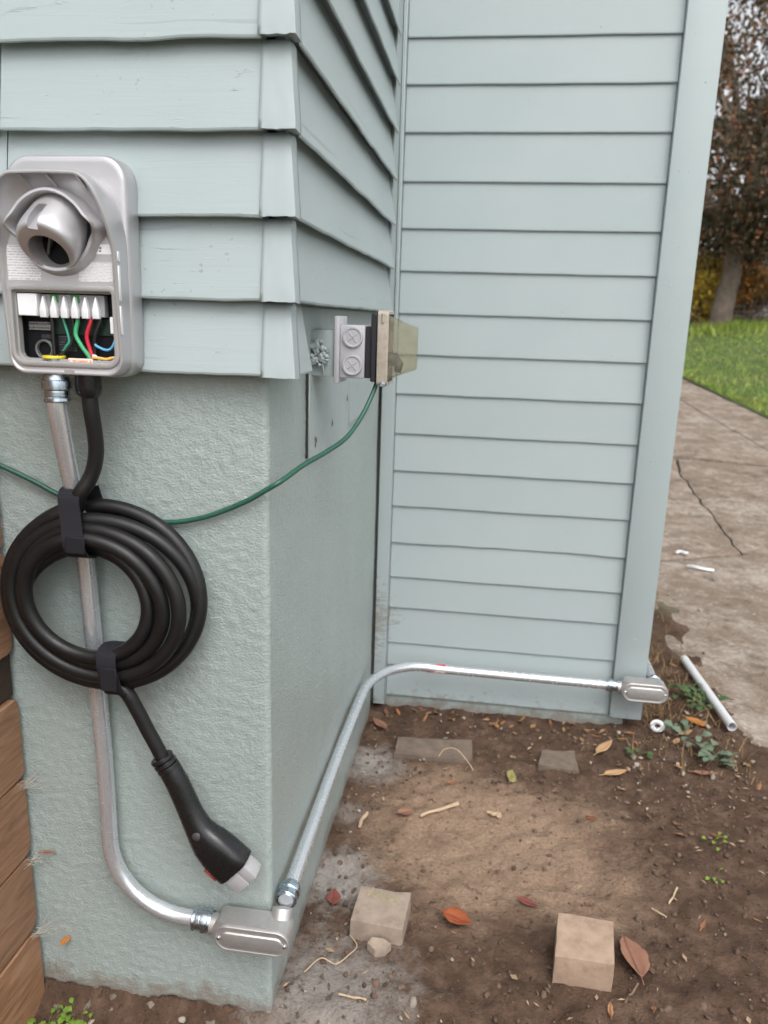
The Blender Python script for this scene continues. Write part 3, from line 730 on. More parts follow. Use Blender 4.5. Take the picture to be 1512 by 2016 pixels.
# holster: collar with two ears, tilted barrel with keyed socket
HU, HV = .001, .194
hm = Matrix.Translation(ch(HU, HV, .068)) @ Matrix(((1, 0, 0, 0), (0, 0, -1, 0), (0, 1, 0, 0), (0, 0, 0, 1)))   # local z -> outwards (-Y), local y -> up
def ear(a): 
    d = min(abs(math.atan2(math.sin(a-ang_), math.cos(a-ang_))) for ang_ in (rad(2), rad(178))); return math.exp(-(d/.20)**2)
def hr(r, h, a): return r*(1-.10*sstep(0.2, 1, math.sin(a)))+.0105*ear(a)*(1 if r > .0470 else .4)
def hh(r, h, a): return h*(1+1.15*sstep(-.25, .35, math.sin(a))) + (.006*ear(a) if h > .005 else 0)
prof = [(.0610, -.002), (.0578, .002), (.0552, .0095), (.0535, .0130), (.0500, .0132), (.0480, .0115), (.0465, .004), (.0455, -.004), (.030, -.010), (.001, -.010)]
cpart('holster_collar', MB().lathe(prof, 72, hm, hr, hh, closed=False), 'silver', ang=50)
cpart('holster_gap', MB().lathe([(.0457, .0015), (.0440, .0018), (.001, .0018)], 40, hm, closed=False), 'comp_dark')
def boolean_cut(mb_main, mb_cut):
    a = bpy.data.objects.new('t1', mesh_from('t1', mb_main)); c = bpy.data.objects.new('t2', mesh_from('t2', mb_cut)); COL.objects.link(a); COL.objects.link(c)
    md = a.modifiers.new('b', 'BOOLEAN'); md.object = c; md.operation = 'DIFFERENCE'; md.solver = 'EXACT'
    bpy.context.view_layer.update(); dg = bpy.context.evaluated_depsgraph_get(); me = bpy.data.meshes.new_from_object(a.evaluated_get(dg))
    r = MB(); r.v = [tuple(v.co) for v in me.vertices]; r.f = [tuple(p.vertices) for p in me.polygons]
    for o in (a, c): bpy.data.objects.remove(o, do_unlink=True)
    return r
bmx = hm @ Matrix.Translation((0, .002, .0)) @ Euler((rad(41), 0, rad(-6))).to_matrix().to_4x4()   # local z tips downwards
bar = MB().lathe([(.001, -.015), (.0410, -.015), (.0415, .020), (.0414, .029), (.0408, .0345), (.0390, .0395), (.0365, .0425), (.0330, .0438), (.001, .044)], 56, bmx, closed=True)
cut = MB().lathe([(.001, .004), (.0250, .004), (.0268, .0415), (.031, .060), (.001, .060)], 40, bmx @ Matrix.Translation((.003, -.0075, 0)))
bar = boolean_cut(bar, cut)
cut2 = MB().box((-.0115, .0285, .008), (.0025, .060, .07), .001, 1, bmx)
bar = boolean_cut(bar, cut2)
holster = cpart('holster_barrel', bar, 'silver', ang=32)
cpart('socket_floor', MB().lathe([(.001, .0075), (.0232, .0075)], 32, bmx @ Matrix.Translation((.003, -.0075, 0)), closed=False).box((-.003, -.0285, .008), (.0, .016, .026), 0, 1, bmx @ Euler((0, 0, rad(-25))).to_matrix().to_4x4()), 'comp_wall', holster)
# printed notices, sticker
def plate(name, u0, v0, u1, v1, w0, w1, m, r=.001, parent=None, **k): return cpart(name, MB().prism(rrect(u0, v0, u1, v1, r, 3), w0, w1, ch), m, parent, **k)
plate('notice', -.0805, .1285, -.0290, .1735, .0675, .0686, 'text_label')
plate('notice', .0250, .1285, .0735, .1535, .0675, .0686, 'text_label')
st = plate('sticker', .0480, .1640, .0730, .1765, .0675, .0687, 'sticker', .0015)
plate('sticker_print', .0515, .1715, .0545, .1735, .0686, .0689, 'ink', .0003, st); plate('sticker_print', .0565, .1705, .0595, .1730, .0686, .0689, 'ink', .0003, st); plate('sticker_print', .0560, .1670, .0590, .1690, .0686, .0689, 'ink', .0003, st)
for (u, v) in ((.078, .149), (-.0815, .149), (.0795, .183)):
    cpart('cover_screw', MB().lathe([(.0002, .0012), (.0012, .0010), (.0016, -.001)], 10, hm @ Matrix.Translation((u-HU, v-HV, 0))), 'comp_wall')
plate('cover_latch', -.004, .0048, .010, .0105, .069, .0716, 'grey_frame')
for v0, v1 in ((.06, .098), (.105, .150), (.155, .168)):
    cpart('side_clip', MB().box((CX+.0823, CY-.064, CZ0+v0), (CX+.0838, CY-.0585, CZ0+v1), .0005), 'silver_rim')
# inside the compartment
UO = .0062
tc_ = cpart('terminal_cover', MB().box(ch(-.076, .0815, .064), ch(-.0475, .1115, .040), .0012), 'white_plastic')
tb = cpart('terminal_block', MB().box(ch(-.0475, .082, .0525), ch(.047, .1112, .038), .0008), 'terminal_grey')
for i in range(6):
    u = -.0405+.01535*i
    prf = [(-.0046, .080), (.0046, .080), (.0047, .092), (.0036, .0955), (.0026, .104), (.0018, .1085), (.0004, .1085), (-.0010, .104), (-.0034, .0955), (-.0047, .092)]
    cpart('terminal_lever', MB().prism([(u+a, v) for a, v in prf], .053, .0615, ch, .0008), 'white_plastic')
    if i in (1, 3): cpart('terminal_marker', MB().box(ch(u-.0065, .100, .0535), ch(u+.0055, .1115, .0522), .0003), 'marker_green')
    cpart('terminal_print', MB().box(ch(u-.0040, .1055, .0537), ch(u-.0012, .1088, .0521)), 'ink')
cpart('circuit_board', MB().box(ch(-.036, .0575, .040), ch(.056, .080, .037)), 'pcb')
plate('grey_plate', -.072, .0625, -.037, .0735, .0372, .041, 'grey_text')
plate('moulded_text', -.030, .034, -.004, .056, .0366, .0374, 'dim_text'); plate('moulded_text', -.056, .0505, -.041, .0565, .0366, .0374, 'dim_text')
cpart('cable_port', MB().lathe([(.0105, -.002), (.0135, -.002), (.0135, .005), (.0125, .006), (.0105, .005), (.0105, -.002)], 28, hm @ Matrix.Translation((-.0445-HU, .036-HV, -.0235)), closed=False), 'comp_wall')
def wire(pts, r, m): cpart('wire', MB().tube(catmull([ch(*p) for p in pts], 8), r, 10), m)
wire([(-.017, .084, .047), (-.0165, .078, .048), (-.009, .050, .050), (-.0145, .041, .050), (-.0215, .031, .048), (-.027, .016, .046)], .0017, 'w_teal')
wire([(.0045, .084, .047), (.0050, .075, .050), (.0022, .058, .052), (.0105, .042, .053), (.020, .028, .052), (.024, .014, .05)], .0030, 'w_green')
wire([(.0235, .084, .047), (.0240, .075, .050), (.0178, .056, .051), (.0205, .040, .050), (.0238, .029, .050), (.026, .014, .048)], .0028, 'w_red')
wire([(.0365, .084, .047), (.0380, .076, .049), (.0300, .058, .049), (.0270, .040, .047), (.0265, .014, .046)], .0028, 'w_black')
wire([(-.035, .084, .047), (-.0335, .070, .047), (-.034, .045, .047), (-.033, .014, .047)], .0026, 'w_black')
wire([(-.004, .084, .046), (-.003, .062, .046), (-.010, .042, .047), (-.024, .029, .049), (-.030, .014, .048)], .0024, 'w_black')
wire([(.0300, .0455, .053), (.0345, .0425, .054), (.046, .0385, .054), (.054, .0415, .053), (.0590, .052, .051), (.0595, .062, .049)], .0018, 'w_blue')
wire([(.0270, .0275, .056), (.036, .0275, .057), (.046, .0262, .057), (.056, .0282, .055), (.064, .029, .052)], .0020, 'w_orange')
wire([(.0255, .030, .052), (.030, .030, .054), (.034, .0265, .055), (.037, .0235, .053)], .0016, 'white_plastic')
cpart('plug_housing', MB().box(ch(.0545, .0605, .056), ch(.0605, .083, .044), .0008), 'white_plastic')
cpart('bushing', MB().lathe([(.0100, -.0018), (.0152, -.0018), (.0158, .0), (.0152, .0018), (.0100, .0018), (.0100, -.0018)], 28, Matrix.Translation(ch(-.0325, .0265, .052)), closed=False), 'yellow')
cpart('lock_thread', MB().lathe([(.0100, 0), (.0112, 0), (.0112, .012), (.0100, .012)], 24, Matrix.Translation(ch(-.0325, .0135, .052)), closed=False), 'zinc')
lab = cpart('warning_strip', MB().prism(rrect(-.006, .0175, .0295, .0262, .0008, 3), .0625, .0640, ch), 'warn_label')
UO = 0.0
# strain relief under the box
cpart('cable_gland', MB().lathe([(.001, .006), (.0175, .006), (.0178, -.012), (.0165, -.020), (.0135, -.0245), (.0112, -.0255), (.001, -.0255)], 28, Matrix.Translation(ch(.0150, -.004, .034)), rad_fn=lambda r, h, a: r*(1+.035*math.cos(a*10)) if h > -.021 else r), 'gun')

# ================================================================== CONDUIT
def coupling(par, c, axis, L=.030, r=.0205, m='zinc', org=None):
    ax = Vector(axis).normalized(); q = ax.to_track_quat('Z', 'Y').to_matrix().to_4x4(); mt = Matrix.Translation(c) @ q
    pr = [(.012, -L/2), (r*.86, -L/2), (r*.90, -L*.36), (r, -L*.33), (r*1.03, -L*.2), (r*1.02, .0), (r*.97, .03*L), (r*.84, .06*L), (r*.86, .12*L), (r*.84, .18*L), (r*.86, .24*L), (r*.84, .30*L), (r*.93, .34*L), (r*.95, .46*L), (r*.88, L/2), (.012, L/2)]
    def hexr(rr, h, a): return rr*(1-.045*abs(math.cos(a*3))) if (-L*.35 < h < L*.05 or h > .33*L) else rr
    obj('coupling', MB().lathe(pr, 36, mt, hexr), m, par, ang=30)
CR = .0140
p1 = thing('conduit_pipe', 'bent galvanised conduit dropping from the charger behind the coiled black cable', 'conduit', (-.28, -.03, .19))
run1 = [(-.2872, -.0735, 1.132), (-.2870, -.0775, 1.105), (-.2870, -.079, 1.085), (-.2895, -.060, 1.01), (-.2885, -.041, .93), (-.2870, -.031, .85), (-.2850, -.027, .74), (-.2830, -.025, .62), (-.2800, -.025, .50), (-.2785, -.026, .40)]
bend = [(-.2785+.135*(1-math.cos(rad(a))), -.0265, .335-.138*math.sin(rad(a))) for a in range(0, 91, 9)]
pts = catmull(run1, 8)+[Vector(p) for p in bend]+[Vector((-.128, -.0265, .197)), Vector((-.112, -.0265, .197))]
obj('pipe', MB().tube(pts, CR, 24), 'emt', p1)
coupling(p1, (-.2866, -.0765, 1.109), (.02, -.05, -1), .036)
coupling(p1, (-.1135, -.0275, .197), (-1, 0, 0), .034)

def conduit_body(name, label, x0, x1, yb, yf, zc, h, hub, hub_dir):
    t = thing(name, label, 'conduit fitting', ((x0+x1)/2, yb, zc-h/2))
    o = rrect(x0, zc-h/2, x1, zc+h/2, (h*.46, h*.49, h*.42, h*.32), 8)
    g = MB(); n = len(o); D = yb-yf
    rg = [(yb, .004), (yb-D*.06, .0012), (yb-D*.55, .0008), (yb-D*.86, .0), (yf+.004, 0)]
    for y, ins in rg: g.v += [(u, y, v) for u, v in (inset(o, ins) if ins else o)]
    g.f = [(r*n+k, r*n+(k+1) % n, (r+1)*n+(k+1) % n, (r+1)*n+k) for r in range(len(rg)-1) for k in range(n)] + [tuple(range(n))[::-1], tuple((len(rg)-1)*n+k for k in range(n))]
    g.tube([(x0+.012, (yb+yf)/2+.003, zc), (x0-.010, (yb+yf)/2+.003, zc)], [.0185, .0175], 24)
    hb = Vector(hub); hd = Vector(hub_dir); g.tube([hb-hd*.02, hb+hd*.010, hb+hd*.012], [.0185, .0178, .0165], 24)
    obj('shell', g, 'cast', t, ang=40)
    co = rrect(x0+.004, zc-h/2-.001, x1+.0005, zc+h/2-.004, h*.45, 9)
    g = MB(); n = len(co); rg = [(yf+.0038, .0), (yf+.001, 0), (yf, .0012), (yf, .0035), (yf+.0006, .0045), (yf+.0006, .0105), (yf-.0016, .0125), (yf-.0020, .0140)]
    for y, ins in rg: g.v += [(u, y, v) for u, v in (inset(co, ins) if ins else co)]
    g.f = [(r*n+k, r*n+(k+1) % n, (r+1)*n+(k+1) % n, (r+1)*n+k) for r in range(len(rg)-1) for k in range(n)] + [tuple(range(n))[::-1], tuple((len(rg)-1)*n+k for k in range(n))]
    cv = obj('cover_plate', g, 'cast', t, ang=30)
    for x in (x0+.0115, x1-.0075):
        obj('screw', MB().lathe([(.0003, .0022), (.002, .0020), (.0031, .0012), (.0034, -.001)], 14, Matrix.Translation((x, yf, zc-.003)) @ Euler((rad(90), 0, 0)).to_matrix().to_4x4()), 'screw', cv)
    return t
conduit_body('conduit_elbow', 'cast metal conduit elbow fitting at the foot of the stucco corner', -.088, .046, -.009, -.056, .194, .052, (.0225, -.012, .214), (0, .55, .83))
p2 = thing('conduit_pipe', 'long galvanised conduit along the side wall, bent to run below the clapboards', 'conduit', (.03, .6, .15))
hubp = Vector((.0235, .012, .223))
run2 = [(.0235, .010, .224), (.0235, .05, .2245), (.022, .20, .223), (.020, .45, .219), (.021, .70, .214), (.0225, .84, .209)]
arc = [(.0225+.185*(1-math.cos(rad(a))), .84+.265*math.sin(rad(a)), .209-.035*(a/90)) for a in range(10, 91, 8)]
run3 = [(.26, 1.107, .1725), (.45, 1.109, .170), (.745, 1.110, .168)]
obj('pipe', MB().tube(catmull(run2, 6)+[Vector(p) for p in arc]+[Vector(p) for p in run3], CR*.97, 24), 'emt', p2)
coupling(p2, (.0232, .030, .2235), (0, -1, -.05), .034)
coupling(p2, (.738, 1.110, .168), (1, 0, 0), .034)
def half_wrap(a0, a1, m):
    g = MB(); r = CR*.97+.0008; cs = [Vector((.178, 1.1055, .1738)), Vector((.207, 1.106, .1733)), Vector((.236, 1.107, .1728))]
    for c in cs:
        for k in range(13): an = rad(a0+(a1-a0)*k/12); g.v.append((c.x, c.y-r*math.cos(an), c.z+r*math.sin(an)))
    g.f = [(i*13+k, i*13+k+1, (i+1)*13+k+1, (i+1)*13+k) for i in range(2) for k in range(12)]
    obj('tag_wrap', g, m, p2)
half_wrap(20, 150, 'w_red'); half_wrap(-60, 20, 'red_label')
conduit_body('conduit_elbow', 'cast metal conduit elbow fitting on the far corner board above the soil', .765, .899, 1.135, 1.088, .163, .060, (.872, 1.135, .166), (0, 1, 0))
p3 = thing('conduit_pipe', 'short galvanised conduit running back along the house beyond the corner board', 'conduit', (.87, 1.6, .15))
obj('pipe', MB().tube([(.872, 1.150, .167), (.872, 1.6, .168), (.872, 2.6, .170), (.872, 4.2, .172)], CR*.97, 20), 'emt', p3)
coupling(p3, (.872, 1.160, .167), (0, -1, 0), .034)

# ================================================================== CHARGING CABLE
cable = thing('charging_cable', 'thick black charging cable hung in a coil from the conduit, plug hanging down', 'charging cable', (-.25, -.05, .32))
RC = .0113
path_pts = [(-.2435, -.0675, 1.112), (-.2430, -.066, 1.08), (-.2425, -.060, 1.045), (-.2455, -.055, 1.012), (-.2555, -.055, .980), (-.272, -.062, .952)]
# turns: (centre x, centre z, rx, rz, depth)
turns = [(0.0, -.253, .790, .150, .140, -.050), (.5, -.252, .788, .158, .142, -.046), (1.0, -.251, .792, .156, .138, -.038), (1.5, -.252, .790, .153, .133, -.042), (2.0, -.253, .790, .147, .126, -.052), (2.5, -.255, .788, .138, .122, -.060), (3.0, -.256, .790, .130, .113, -.068),
         (3.5, -.258, .788, .121, .106, -.072), (4.0, -.259, .790, .109, .098, -.077), (4.5, -.262, .783, .098, .089, -.066), (5.0, -.264, .784, .090, .083, -.058), (5.25, -.262, .782, .112, .088, -.070), (5.5, -.246, .786, .128, .137, -.062)]
def tv(t):
    for a, b_ in zip(turns, turns[1:]):
        if t <= b_[0]: k = (t-a[0])/(b_[0]-a[0]); k = k*k*(3-2*k); return [x+(y-x)*k for x, y in zip(a[1:], b_[1:])]
    return turns[-1][1:]
t = .035
while t <= 5.5:
    cx, cz, rx, rz, dy = tv(t); a = math.pi/2+2*math.pi*t    # counter-clockwise as seen from the front
    w1 = .008*noise.noise((t*2.1, 3, 1)); w2 = .010*noise.noise((t*1.7, 8, 2))
    path_pts.append((cx+(rx+w1)*math.cos(a), dy+w2-.012*math.sin(2*math.pi*t*.5)*.6, cz+(rz+w1)*math.sin(a))); t += .04
path_pts += [(-.220, -.060, .640), (-.202, -.056, .606), (-.188, -.053, .572), (-.175, -.051, .543), (-.166, -.050, .522)]
pp = catmull(path_pts, 4)
obj('cable', MB().tube(pp, RC, 16), 'rubber', cable)
# plug handle lofted along its bent axis
def loft(stations, n=28, pw=2.0):
    g = MB(); P = [Vector(s[0]) for s in stations]
    for i, s in enumerate(stations):
        tg = (P[min(i+1, len(P)-1)]-P[max(i-1, 0)]).normalized(); nn = Vector((0, -1, 0)); nn = (nn-tg*nn.dot(tg)).normalized(); sd = tg.cross(nn)
        a_, b_, e = s[1], s[2], s[3] if len(s) > 3 else pw
        for k in range(n):
            an = 2*math.pi*k/n; c, q = math.cos(an), math.sin(an)
            g.v.append(P[i]+sd*a_*math.copysign(abs(c)**(2/e), c)+nn*b_*math.copysign(abs(q)**(2/e), q))
    m = len(P); g.f = [(i*n+k, i*n+(k+1) % n, (i+1)*n+(k+1) % n, (i+1)*n+k) for i in range(m-1) for k in range(n)]+[tuple(range(n))[::-1], tuple((m-1)*n+k for k in range(n))]
    return g
YH = -.047
st_ = [((-.1585, YH, .5060), .0178, .0170), ((-.1530, YH, .4960), .0188, .0176), ((-.1420, YH, .4740), .0192, .0180), ((-.1300, YH, .4450), .0196, .0186), ((-.1195, YH-.001, .4200), .0204, .0190), ((-.1085, YH-.002, .3990), .0228, .0198, 2.2),
       ((-.0985, YH-.003, .3850), .0272, .0212, 2.4), ((-.0890, YH-.004, .3745), .0312, .0230, 2.7), ((-.0760, YH-.004, .3610), .0335, .0240, 3.0), ((-.0600, YH-.004, .3460), .0342, .0243, 3.2), ((-.0455, YH-.004, .3325), .0345, .0243, 3.3), ((-.0442, YH-.004, .3313), .0335, .0233, 3.3)]
handle = obj('plug_handle', loft(st_), 'gun', cable, ang=35)
for k in range(3):
    c = Vector((-.1660, YH-.002, .5180)).lerp(Vector((-.1560, YH, .5000)), k/2.2); dr = Vector((.0125, 0, -.0225)).normalized()
    obj('collar_ring', MB().lathe([(.009, -.0042), (.0168, -.0042), (.0188, -.002), (.0188, .002), (.0168, .0042), (.009, .0042)], 28, Matrix.Translation(c) @ dr.to_track_quat('Z', 'Y').to_matrix().to_4x4()), 'gun', handle)
ax = Vector((.0150, 0, -.0138)).normalized(); sdv = Vector((ax.z, 0, -ax.x))*-1.0   # sdv points up-right across the plug
e0 = Vector((-.0446, YH-.004, .3317))
def frame_box(lo, hi, bev): # local: x along axis, y across, z outward (-Y)
    mt = Matrix.Translation(e0) @ Matrix(((ax.x, sdv.x, 0, 0), (0, 0, -1, 0), (ax.z, sdv.z, 0, 0), (0, 0, 0, 1)))
    return MB().box(lo, hi, bev, 2, mt)
if sdv.x < 0: sdv = -sdv
noz = obj('plug_nozzle', frame_box((-.006, -.0215, -.018), (.0310, .0068, .018), .0018), 'nozzle', cable)
obj('plug_nozzle', frame_box((-.006, .0072, -.0165), (.0305, .0255, .0165), .0018), 'nozzle', cable)
obj('plug_latch', frame_box((-.004, -.0135, -.0262), (.0340, .0000, -.019), .0015), 'gun', cable)
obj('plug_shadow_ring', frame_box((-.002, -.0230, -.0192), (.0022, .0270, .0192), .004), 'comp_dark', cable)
mtx = Matrix.Translation(e0) @ Matrix(((ax.x, sdv.x, 0, 0), (0, 0, -1, 0), (ax.z, sdv.z, 0, 0), (0, 0, 0, 1)))
obj('orange_mark', MB().box((-.036, -.0340, .006), (-.010, -.0300, .0176), .0006, 1, mtx), 'orange_mark', handle)
obj('trigger', MB().lathe([(.0005, .004), (.005, .0035), (.0085, .001), (.0092, -.004)], 20, Matrix.Translation((-.104, YH-.0205, .3935)) @ Euler((rad(90), 0, rad(0))).to_matrix().to_4x4()), 'gun_panel', handle)

# hook-and-loop straps
def strap(label, x0, x1, loop, tilt, thick=.0022):
    # loop: closed list of (y,z) around the bundle; x shifts with z by tilt
    L = catmull([(0, y, z) for y, z in loop+loop[:1]], 6)[:-1]; n = len(L); g = MB(); zc = sum(p.z for p in L)/n
    for (off, xa) in ((0, x0), (0, x1), (thick, x1), (thick, x0)):
        for i, p in enumerate(L):
            a = L[i-1]; c = L[(i+1) % n]; tg = (c-a).normalized(); nn = Vector((0, tg.z, -tg.y)); q = p+nn*off
            g.v.append((xa+(p.z-zc)*tilt+.0006*noise.noise((p.z*90, xa*50, 1)), q.y, q.z))
    g.f = [(r*n+k, r*n+(k+1) % n, ((r+1) % 4)*n+(k+1) % n, ((r+1) % 4)*n+k) for r in range(4) for k in range(n)]
    o = thing('cable_strap', label, 'strap', ((x0+x1)/2, loop[0][0], min(z for _, z in loop)))
    obj('band', g, 'strap', o)
    return o
s1 = strap('black fabric strap tying the top of the cable coil to the conduit', -.2905, -.2575,
      [(-.012, .955), (-.050, .960), (-.0700, .953), (-.0780, .930), (-.0850, .905), (-.0920, .885), (-.0880, .868), (-.072, .8615), (-.045, .864), (-.018, .880), (-.010, .92)], -.22)
obj('strap_end', MB().box((-.2790, -.0985, .872), (-.2490, -.0955, .897), .001, 1, None), 'strap', s1)
s2 = strap('black fabric strap round the bottom of the cable coil', -.2450, -.2140,
      [(-.030, .706), (-.058, .714), (-.0800, .709), (-.0880, .690), (-.0840, .665), (-.0800, .648), (-.070, .6385), (-.045, .638), (-.028, .655), (-.022, .68)], -.12)
obj('strap_end', MB().box((-.2420, -.0920, .652), (-.2150, -.0890, .690), .001, 1, None), 'strap', s2)

# ================================================================== GREEN CORD + OUTLET BOX
cord = [(-.80, -.030, 1.10), (-.62, -.022, 1.058), (-.431, -.014, .981), (-.375, -.012, .957), (-.330, -.011, .936), (-.25, -.010, .912), (-.167, -.009, .904), (-.101, -.010, .916), (-.036, -.011, .944), (.000, -.013, .966), (.022, -.006, .980), (.042, .055, .995), (.062, .12, 1.005), (.085, .18, 1.022), (.1035, .225, 1.055), (.1190, .258, 1.098), (.124, .27, 1.125)]
o = thing('extension_cord', 'thin dark green extension cord drooping from the outlet across the stucco', 'extension cord', (-.1, -.01, .9))
obj('jacket', MB().tube(catmull(cord, 8), .0041, 12), 'cord', o)

box = thing('outlet_box', 'grey weatherproof outlet box with smoky bubble cover on the side wall', 'outlet', (.01, .28, 1.10))
Y0, Y1 = .250, .312
def bp(name, mb, m, parent=None, **k): return obj(name, mb, m, parent or box, **k)
bp('mounting_block', MB().box((.001, Y0+.004, 1.118), (.0465, Y1+.02, 1.1985), .002, 2), 'patch')
g = MB()
for k in range(46):
    a = random.uniform(0, 6.283); rr = abs(random.gauss(.012, .004)); cxx, czz = .0165+rr*math.cos(a), 1.158+rr*math.sin(a)*1.25
    if cxx > .042 or cxx < -.004: continue
    b = bmesh.new(); bmesh.ops.create_icosphere(b, subdivisions=1, radius=random.uniform(.0028, .0058))
    sc = Vector((random.uniform(.7, 1.6), random.uniform(.6, 1.2), random.uniform(.7, 1.5)))
    for v in b.verts: v.co = Vector((v.co.x*sc.x, v.co.y*sc.y, v.co.z*sc.z))*(1+.25*noise.noise(v.co*300)) + Vector((cxx, Y0-.001-random.uniform(0, .004), czz))
    g.bm(b)
g.tube([(.026, Y0-.002, 1.15), (.0275, Y0-.0025, 1.135), (.028, Y0+.001, 1.122)], [.0025, .002, .0008], 8)
bp('painted_lump', g, 'cap', ang=80)
bp('back_flange', MB().box((.0475, Y0-.006, 1.1065), (.0570, Y1+.006, 1.2225), .0025, 2), 'box_grey')
bp('box_shell', MB().box((.0571, Y0, 1.1165), (.1010, Y1, 1.2080), .0025, 2), 'box_grey')
for z in (1.1875, 1.1395):
    mt = Matrix.Translation((.0800, Y0, z)) @ Euler((rad(90), 0, 0)).to_matrix().to_4x4()
    pl = bp('knockout_plug', MB().lathe([(.0003, .0032), (.0135, .0032), (.0145, .0045), (.0172, .0045), (.0180, .0035), (.0180, -.001)], 32, mt), 'box_grey')
    for an in (38, 128):
        bp('cross_slot', MB().box((-.0105, -.0010, .0030), (.0105, .0010, .0042), .0003, 1, mt @ Euler((0, 0, rad(an))).to_matrix().to_4x4()), 'box_grey', pl)
bp('gasket', MB().box((.1011, Y0+.003, 1.1175), (.1235, Y1-.003, 1.2065), .002).box((.1120, Y0-.004, 1.1120), (.1228, Y1+.004, 1.2285), .002), 'gasket')
# raised window cover: frame and hollow bubble
o1 = rrect(Y0-.009, 1.1055, Y1+.009, 1.2345, .009, 5)
g = MB(); n = len(o1); rg = [(.1236, .002), (.1250, 0), (.1410, 0), (.1430, .002), (.1430, .0065)]
for x, ins in rg: g.v += [(x, u, v) for u, v in (inset(o1, ins) if ins else o1)]
g.f = [(r*n+k, r*n+(k+1) % n, (r+1)*n+(k+1) % n, (r+1)*n+k) for r in range(len(rg)-1) for k in range(n)]
bp('cover_frame', g, 'cover_frame')
g = MB(); rg = [(.1425, .0085), (.1480, .0115), (.1620, .0180), (.1780, .0240), (.1860, .0262), (.1895, .0282), (.1905, .0305)]
for x, ins in rg: g.v += [(x, u, v) for u, v in rrect(Y0-.009+ins, 1.1055+ins, Y1+.009-ins, 1.2345-ins, .0075, 5)]
g.f = [(r*n+k, r*n+(k+1) % n, (r+1)*n+(k+1) % n, (r+1)*n+k) for r in range(len(rg)-1) for k in range(n)] + [tuple((len(rg)-1)*n+k for k in range(n))]
o = bp('bubble_cover', g, 'smoky'); md = o.modifiers.new('thickness', 'SOLIDIFY'); md.thickness = .0018; md.offset = -1
bp('device_face', MB().box((.1236, Y0+.006, 1.122), (.1290, Y1-.006, 1.203), .0015), 'gasket')
bp('cord_plug', MB().tube([(.129, .285, 1.150), (.150, .285, 1.150), (.158, .285, 1.142), (.156, .283, 1.128)], [.013, .0125, .009, .006], 16), 'gasket')
bp('cover_hinge', MB().tube([(.1335, Y0-.0095, 1.214), (.1335, Y0-.0095, 1.2285)], .0028, 10), 'cover_frame')
bp('cover_latch', MB().box((.131, Y0-.013, 1.1045), (.1400, Y0-.008, 1.1125), .001), 'zinc')

# ================================================================== FENCE
fence = thing('wooden_fence', 'brown stained wooden fence of horizontal boards meeting the stucco wall', 'fence', (-.45, -.5, -.05))
for (z0, z1, dx, dy, rr) in ((1.105, 1.235, 0, 0, .012), (.972, 1.100, .001, -.003, .012), (.843, .967, 0, -.001, .014), (.662, .838, .0, .0, .018), (.431, .580, .002, -.002, .016), (.277, .4265, 0, .0, .020), (.122, .272, -.001, -.001, .022), (-.050, .117, .001, -.0005, .030)):
    o2 = rrect(-1.6, z0, -.0075+dy, z1, (.002, rr, rr, .002), 6)
    obj('fence_board', MB().prism(o2, -.462, -.4385+dx, lambda u, v, wv: (wv, u, v), .0022), 'fence', fence)
obj('fence_board', MB().box((-.486, -1.6, .5825), (-.4450, -.009, .6600), .002), 'fence_dark', fence)  # set-back board in near-black brown so the gap reads dark
obj('fence_post', MB().box((-.560, -.105, -.1), (-.4872, -.012, 1.25), .003), 'fence_dark', fence)
obj('fence_post', MB().box((-.560, -1.3, -.1), (-.4872, -1.2, 1.25), .003), 'fence_dark', fence)
for (z, lab) in ((.424, 'dusty cobweb at the fence gap level with the cable plug collar'), (.270, 'dusty cobweb at the fence gap beside the conduit bend'), (.122, 'dusty cobweb at the lowest fence gap near the ground')):
    g = MB(); random.seed(int(z*1000))
    for k in range(26):
        a = Vector((-.436+random.uniform(-.002, .002), -.010-random.random()*.03, z+random.uniform(-.012, .006))); e = Vector((-.432+abs(random.gauss(.0, .022)), -.006, z+random.uniform(-.018, .022)))
        mdl = a.lerp(e, .5)+Vector((0, -.003, -.004)); g.tube([a, mdl, e], [.0002, .0002, .00012], 4, cap=False)
    tag(obj('cobweb', g, 'web'), lab, 'cobweb')

